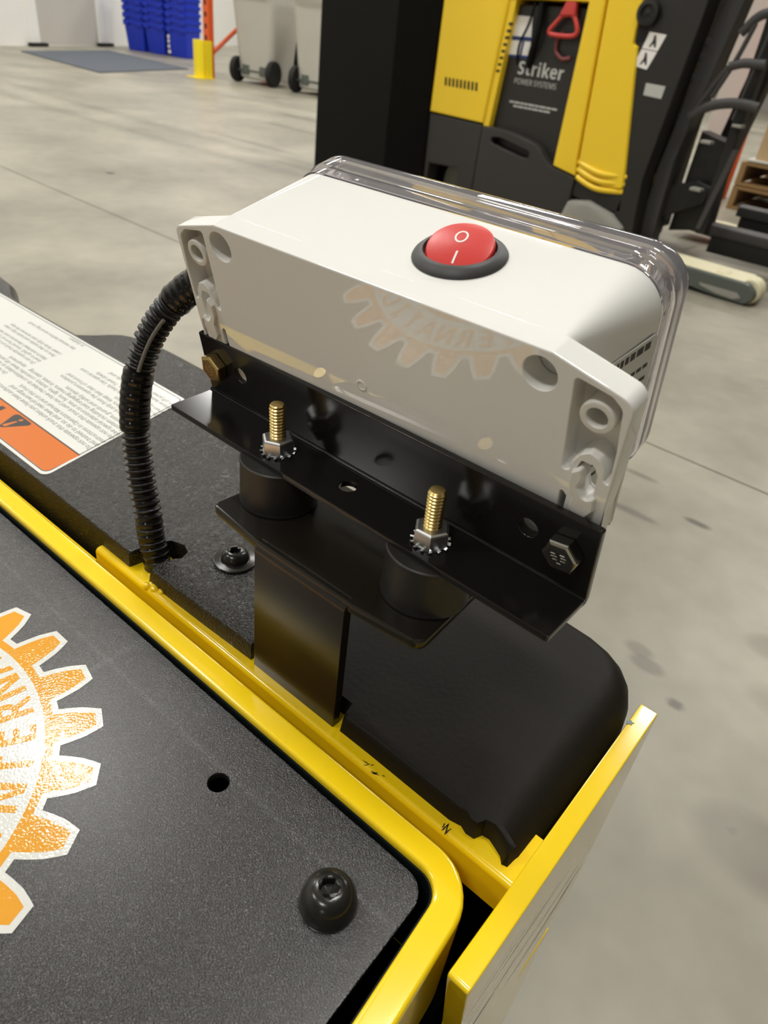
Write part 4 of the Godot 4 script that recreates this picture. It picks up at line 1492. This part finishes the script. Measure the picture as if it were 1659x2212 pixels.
func forklift() -> void:
	var zf := -3.35
	var o := thing("forklift", "yellow and black electric lift truck parked behind the white light box", "forklift")
	# left cowl
	var cowl := xy([-2.5, -0.235, -2.153, -0.241, -2.118, 0.285, -2.118, 0.9, -2.5, 0.9], -4.15, zf, 0.012)
	part("left_cowl", cowl, M.lift_yellow, o)
	for k in 9:
		var sl := MB.new(1.0)
		var x := lerpf(-2.421, -2.228, k / 8.0)
		sl.slab(rounded(P([x - 0.006, -0.067, x + 0.006, -0.067, x + 0.012, -0.104, x - 0.001, -0.106]), 0.004, 3), zf - 0.01, zf + 0.0012)
		part("vent_slot", sl, M.dark, o)
	var header := xy([-2.13, 0.288, -1.70, 0.302, -1.70, 0.9, -2.13, 0.9], -4.1, zf - 0.004, 0.01)
	part("bay_header", header, M.lift_yellow, o)
	var strip := xy([-2.158, -0.26, -2.120, -0.26, -2.083, 0.30, -2.123, 0.30], -3.5, zf - 0.012, 0.006)
	part("bay_edge", strip, M.lift_yellow, o)
	for k in 8:
		var vt := MB.new(1.0)
		var t := k / 7.0
		var cx := lerpf(-2.096, -2.122, t)
		var cy := lerpf(0.19, -0.005, t)
		vt.slab(rounded(P([cx - 0.010, cy - 0.006, cx + 0.010, cy - 0.005, cx + 0.011, cy + 0.006, cx - 0.009, cy + 0.005]), 0.003, 3), zf - 0.02, zf - 0.0108)
		part("vent_slot", vt, M.dark, o)
	# battery pack in the bay: dark case with print, label, handle
	var zb := -3.40
	var bat := xy([-2.14, -0.5, -1.70, -0.5, -1.70, 0.285, -2.10, 0.27], -4.0, zb, 0.008)
	var bp := part("battery_case", bat, M.lift_dark, o)
	var tx := MB.new(1.0)
	var slope := 0.006
	tx.xf = Transform3D(Basis(Vector3(1, slope, 0), Vector3(0.02, 1, 0), Vector3(0, 0, 1)), Vector3(-2.032, 0.020, zb + 0.002))
	tx.text("Striker", 0.077, true)
	tx.xf.origin = Vector3(-2.042, -0.036, zb + 0.002)
	tx.text("POWER SYSTEMS", 0.0315, false)
	part("battery_lettering", tx, M.grey_print, bp)
	for r in [[-2.046, -0.130, 0.25], [-2.02, -0.146, 0.205]]:
		var ln := MB.new(1.0)
		var x: float = r[0]
		var rng := RandomNumberGenerator.new()
		rng.seed = 3
		while x < r[0] + r[2]:
			var w := 0.012 + rng.randf() * 0.025
			ln.box(Vector3(x, r[1] + (x + 2.0) * 0.0, zb + 0.0005), Vector3(x + w, r[1] + 0.008, zb + 0.002))
			x += w + 0.004
		part("small_print", ln, M.grey_print, bp)
	var lb := xy([-2.114, 0.226, -2.003, 0.228, -1.981, 0.072, -2.114, 0.064], zb, zb + 0.002)
	part("white_label", lb, M.print_white, bp)
	for q in [[-2.116, 0.128, -1.988, 0.132, -1.988, 0.148, -2.116, 0.144], [-2.036, 0.066, -2.026, 0.067, -2.024, 0.13, -2.034, 0.13], [-2.116, 0.058, -1.984, 0.062, -1.982, 0.074, -2.114, 0.068]]:
		part("label_bar", xy(q, zb + 0.002, zb + 0.0035), M.label_blue, bp)
	for k in 2:
		var ca := MB.new(1.0)
		var pts := [Vector3(-1.985, 0.285, zb + 0.03), Vector3(-2.0, 0.2, zb + 0.03), Vector3(-2.035, 0.12, zb + 0.022), Vector3(-2.045, 0.06, zb + 0.004), Vector3(-2.04, 0.03, zb - 0.004)] if k == 0 else [Vector3(-1.955, 0.285, zb + 0.02), Vector3(-1.945, 0.17, zb + 0.03), Vector3(-1.965, 0.08, zb + 0.016), Vector3(-1.975, 0.03, zb - 0.004)]
		ca.sweep(spline(pts, 0.01), func(_r): return 0.006 if k == 0 else 0.016, 10)
		part("battery_cable", ca, M.cab, bp)
	var hn := MB.new(1.0)
	hn.sweep(spline([Vector3(-1.832, 0.246, zb + 0.03), Vector3(-1.868, 0.205, zb + 0.03), Vector3(-1.884, 0.184, zb + 0.03), Vector3(-1.875, 0.170, zb + 0.03), Vector3(-1.81, 0.168, zb + 0.03), Vector3(-1.757, 0.174, zb + 0.03), Vector3(-1.744, 0.19, zb + 0.03), Vector3(-1.752, 0.215, zb + 0.03), Vector3(-1.782, 0.25, zb + 0.03), Vector3(-1.832, 0.246, zb + 0.03)], 0.006), func(_r): return 0.010, 12)
	part("pull_handle", hn, M.lift_red, bp)
	part("handle_strap", xy([-1.845, 0.243, -1.765, 0.249, -1.772, 0.30, -1.82, 0.30], zb + 0.015, zb + 0.045, 0.006), M.lift_red, bp)
	var lp := MB.new(1.0)
	lp.sweep(spline([Vector3(-1.822, 0.185, zb + 0.006), Vector3(-1.846, 0.150, zb + 0.008), Vector3(-1.838, 0.105, zb + 0.01), Vector3(-1.80, 0.080, zb + 0.01), Vector3(-1.76, 0.088, zb + 0.008)], 0.006), func(_r): return 0.009, 10)
	part("red_cable", lp, M.faded_red, bp)
	# right cowl: flat post and rounded flank with ridges
	part("right_post", xy([-1.708, -0.357, -1.576, -0.382, -1.588, -0.315, -1.630, 0.315, -1.66, 0.9, -1.708, 0.9], -3.62, zf, 0.008), M.lift_yellow, o)
	var fk := MB.new(1.0)
	fk.extrude(rounded(P([-1.584, -0.315, -1.570, -0.375, -1.50, -0.398, -1.415, -0.409, -1.316, -0.395, -1.33, -0.305, -1.425, 0.167, -1.447, 0.178, -1.468, 0.9, -1.652, 0.9, -1.626, 0.315]), [0, 0, 0, 0, 0.02, 0, 0, 0, 0, 0, 0], 3), [], [Vector2(0, -4.0), Vector2(0, zf - 0.05), Vector2(0.002, zf - 0.022), Vector2(0.006, zf - 0.008), Vector2(0.011, zf + 0.001)])
	part("right_flank", fk, M.lift_yellow, o)
	for k in 3:
		var rd := MB.new(1.0)
		var dy := k * 0.033
		rd.sweep(spline([Vector3(-1.578 + k * 0.004, -0.318 - dy, zf - 0.012), Vector3(-1.50, -0.338 - dy, zf + 0.002), Vector3(-1.43, -0.347 - dy, zf + 0.003), Vector3(-1.325, -0.338 - dy, zf - 0.02)], 0.02), func(_r): return 0.013, 12)
		part("flank_ridge", rd, M.lift_yellow, o)
	# black lower body with wheel cut-out, battery gate with hand slot
	part("lower_body", xy([-2.5, -0.239, -2.156, -0.245, -2.156, -0.65, -2.27, -0.65, -2.272, -0.475, -2.462, -0.483, -2.466, -0.65, -2.49, -0.65], -4.12, zf - 0.004, 0.012), M.lift_black, o)
	var dw := MB.new(1.0)
	dw.xf = Transform3D(Basis.IDENTITY, Vector3(-2.33, FLOOR_Y + 0.13, -3.62))
	dw.lathe([Vector2(0.001, 0), Vector2(0.12, 0), Vector2(0.13, 0.015), Vector2(0.13, 0.10), Vector2(0.12, 0.115), Vector2(0.001, 0.1)], 32)
	part("drive_wheel", dw, M.foot, o)
	part("battery_gate", xy([-2.150, -0.25, -2.067, -0.246, -1.98, -0.252, -1.90, -0.264, -1.83, -0.280, -1.80, -0.292, -1.765, -0.325, -1.727, -0.359, -1.575, -0.388, -1.575, -0.54, -1.66, -0.62, -1.74, -0.65, -2.150, -0.65], zf - 0.05, zf + 0.006, 0.009, [rounded(P([-2.085, -0.292, -2.02, -0.290, -1.85, -0.322, -1.852, -0.352, -1.90, -0.350, -2.075, -0.318]), 0.012, 4)]), M.lift_black, o)
	part("gate_backing", xy([-2.14, -0.27, -1.72, -0.27, -1.72, -0.62, -2.14, -0.62], zf - 0.09, zf - 0.06), M.dark, o)
	part("grey_foot", xy([-1.585, -0.492, -1.47, -0.470, -1.339, -0.505, -1.27, -0.55, -1.24, -0.66, -1.62, -0.66, -1.606, -0.56], -3.55, zf + 0.02, 0.03), M.foot, o)
	part("sill", xy([-1.575, -0.385, -1.31, -0.41, -1.30, -0.50, -1.42, -0.50, -1.59, -0.47], -3.7, zf - 0.01, 0.012), M.lift_dark, o)
	part("rear_body", xy([-2.46, -0.62, -1.3, -0.62, -1.3, 0.85, -2.46, 0.85], -4.1, -3.72, 0.02), M.lift_dark, o)
	# dark flank plate beside the mast, with its stickers
	var zp := -3.36
	var pl := part("mast_flank", xy([-1.50, 0.9, -1.46, 0.19, -1.44, 0.15, -1.34, -0.31, -1.325, -0.42, -1.36, -0.66, -1.215, -0.66, -1.245, -0.33, -1.215, 0.0, -1.19, 0.3, -1.16, 0.9], -3.5, zp, 0.006), M.lift_dark, o)
	part("dark_notch", xy([-1.474, 0.33, -1.430, 0.33, -1.405, 0.19, -1.447, 0.178], zp, zp + 0.003), M.dark, pl)  # flat dark patch on the flank plate next to the yellow flank
	for q in [[-1.397, 0.221, -1.320, 0.217, -1.340, 0.157, -1.412, 0.160], [-1.413, 0.157, -1.341, 0.154, -1.366, 0.086, -1.432, 0.094]]:
		var stk := part("pictogram_sticker", xy(q, zp, zp + 0.002), M.print_white, pl)
	for q in [[-1.368, 0.19], [-1.388, 0.124]]:
		var fg := MB.new(1.0)
		fg.slab(P([q[0] - 0.004, q[1] + 0.022, q[0] + 0.004, q[1] + 0.022, q[0] + 0.012, q[1] - 0.004, q[0] + 0.016, q[1] - 0.022, q[0] + 0.009, q[1] - 0.022, q[0] + 0.002, q[1] - 0.008, q[0] - 0.010, q[1] - 0.022, q[0] - 0.016, q[1] - 0.022, q[0] - 0.004, q[1] + 0.002]), zp + 0.002, zp + 0.0032)
		part("pictogram_figure", fg, M.ink, pl)
	part("small_sticker", xy([-1.352, 0.038, -1.262, 0.036, -1.266, -0.012, -1.350, -0.008], zp, zp + 0.002), M.grey_print, pl)
	var kb := MB.new(1.0)
	kb.xf = Transform3D(Basis.IDENTITY, Vector3(-1.42, 0.285, zp))
	kb.lathe([Vector2(0.05, 0), Vector2(0.05, 0.02), Vector2(0.045, 0.028), Vector2(0.03, 0.03), Vector2(0.026, 0.02), Vector2(0.012, 0.02), Vector2(0.001, 0.026)], 32)
	part("round_cap", kb, M.mast_dark, pl)
	# mast channels
	part("outer_channel", xy([-1.085, 0.9, -1.161, 0.36, -1.238, -0.30, -1.236, -0.66, -1.160, -0.66, -1.170, -0.25, -1.083, 0.366, -1.01, 0.9], -3.58, -3.48, 0.006), M.mast, o)
	part("inner_channel", xy([-1.10, 0.9, -1.17, 0.3, -1.25, -0.32, -1.25, -0.6, -1.205, -0.6, -1.20, -0.25, -1.12, 0.4, -1.04, 0.9], -3.72, -3.62, 0.006), M.mast_dark, o)
	part("far_channel", xy([-1.04, 0.9, -1.12, 0.3, -1.20, -0.32, -1.20, -0.6, -1.10, -0.6, -1.09, -0.25, -1.0, 0.4, -0.92, 0.9], -4.15, -4.05, 0.006), M.mast_dark, o)
	for q in [[-1.245, 0.195, 0.10], [-1.255, 0.14, 0.08], [-1.275, 0.06, 0.085], [-1.30, -0.10, 0.075], [-1.335, -0.23, 0.06]]:
		var rb := MB.new(1.0)
		rb.box(Vector3(q[0], q[1], -3.56), Vector3(q[0] + q[2], q[1] + 0.03, -3.50), 0.006)
		part("roller_bracket", rb, M.mast, o)
	# carriage and load backrest
	part("carriage_post", xy([-1.0, 0.9, -0.978, 0.274, -0.972, -0.52, -0.930, -0.52, -0.930, 0.274, -0.945, 0.9], -3.56, -3.48, 0.006), M.mast_dark, o)
	part("carriage_edge", xy([-0.93, -0.16, -0.975, -0.5, -0.952, -0.5, -0.905, -0.16], -3.48, -3.47, 0.002), M.mast, o)
	part("carriage_plate", xy([-1.13, -0.12, -0.98, -0.15, -0.96, -0.52, -1.14, -0.56], -3.72, -3.60, 0.01), M.lift_dark, o)
	part("carriage_link", xy([-1.19, -0.36, -1.05, -0.31, -0.98, -0.33, -0.99, -0.40, -1.17, -0.50], -3.58, -3.52, 0.01), M.mast_dark, o)
	for e in [[[-1.15, -0.065, -1.09, -0.02, -1.02, 0.004, -0.95, 0.012, -0.88, 0.006], 0.020], [[-1.05, 0.135, -1.0, 0.152, -0.96, 0.156, -0.91, 0.157], 0.018], [[-1.045, 0.25, -1.01, 0.30, -0.97, 0.325, -0.90, 0.33], 0.018], [[-1.08, 0.02, -1.04, 0.13, -1.02, 0.20, -1.0, 0.29], 0.010], [[-1.145, -0.06, -1.09, 0.06, -1.05, 0.135], 0.012], [[-0.965, -0.05, -0.945, 0.15, -0.93, 0.33], 0.006]]:
		var gb := MB.new(1.0)
		var pts := []
		for i in range(0, e[0].size(), 2):
			pts.append(Vector3(e[0][i], e[0][i + 1], -3.44))
		var rad: float = e[1]
		gb.sweep(spline(pts, 0.02), func(_r): return rad, 12, 0.7)
		part("guard_bar", gb, M.mast, o)
	for q in [[-1.07, -0.155, 0.045], [-0.96, -0.075, 0.04], [-1.05, -0.345, 0.05]]:
		var lg := MB.new(1.0)
		lg.box(Vector3(q[0], q[1], -3.50), Vector3(q[0] + q[2], q[1] + 0.012, -3.44), 0.003)
		part("bright_edge", lg, M.foot, o)
	# forks
	for q in [[-4.02, -0.445], [-3.62, -0.492]]:
		var fr := MB.new(1.0)
		fr.box(Vector3(-0.965, q[1] - 0.05, q[0] - 0.11), Vector3(0.25, q[1], q[0]), 0.012)
		part("fork", fr, M.mast, o)
		var fs := MB.new(1.0)
		fs.box(Vector3(-0.94, q[1] - 0.125, q[0] - 0.09), Vector3(0.2, q[1] - 0.045, q[0] - 0.01), 0.01)
		part("fork_heel", fs, M.mast_dark, o)
	# outriggers with cream load wheels
	for q in [[-3.19, 0.0], [-4.25, 0.0]]:
		var og := MB.new(1.0)
		og.extrude(rounded(P([-1.30, -0.60, -0.60, -0.608, -0.548, -0.65, -0.585, -0.697, -0.70, -0.697, -0.86, -0.682, -1.30, -0.65]), [0, 0.03, 0.03, 0.03, 0.01, 0.01, 0], 6), [], [Vector2(0.004, q[0] - 0.20), Vector2(0, q[0] - 0.19), Vector2(0, q[0] - 0.01), Vector2(0.006, q[0])])
		var ogp := part("outrigger", og, M.leg_steel, o)
		part("side_recess", xy([-0.80, -0.655, -0.63, -0.655, -0.61, -0.672, -0.64, -0.685, -0.72, -0.68, -0.79, -0.666], q[0], q[0] + 0.003, 0.001), M.foot, ogp)
		part("tread_pad", xy([-1.28, -0.606, -0.62, -0.613, -0.62, -0.605, -1.28, -0.598], q[0] - 0.19, q[0] - 0.012, 0.002), M.cream, ogp)
		for x in [-0.600, -0.735]:
			var lw := MB.new(1.0)
			lw.xf = Transform3D(Basis.IDENTITY, Vector3(x, FLOOR_Y + 0.053, q[0] - 0.115))
			lw.lathe([Vector2(0.001, 0), Vector2(0.048, 0), Vector2(0.054, 0.006), Vector2(0.054, 0.075), Vector2(0.048, 0.082), Vector2(0.001, 0.082)], 28)
			part("load_wheel", lw, M.cream, o)
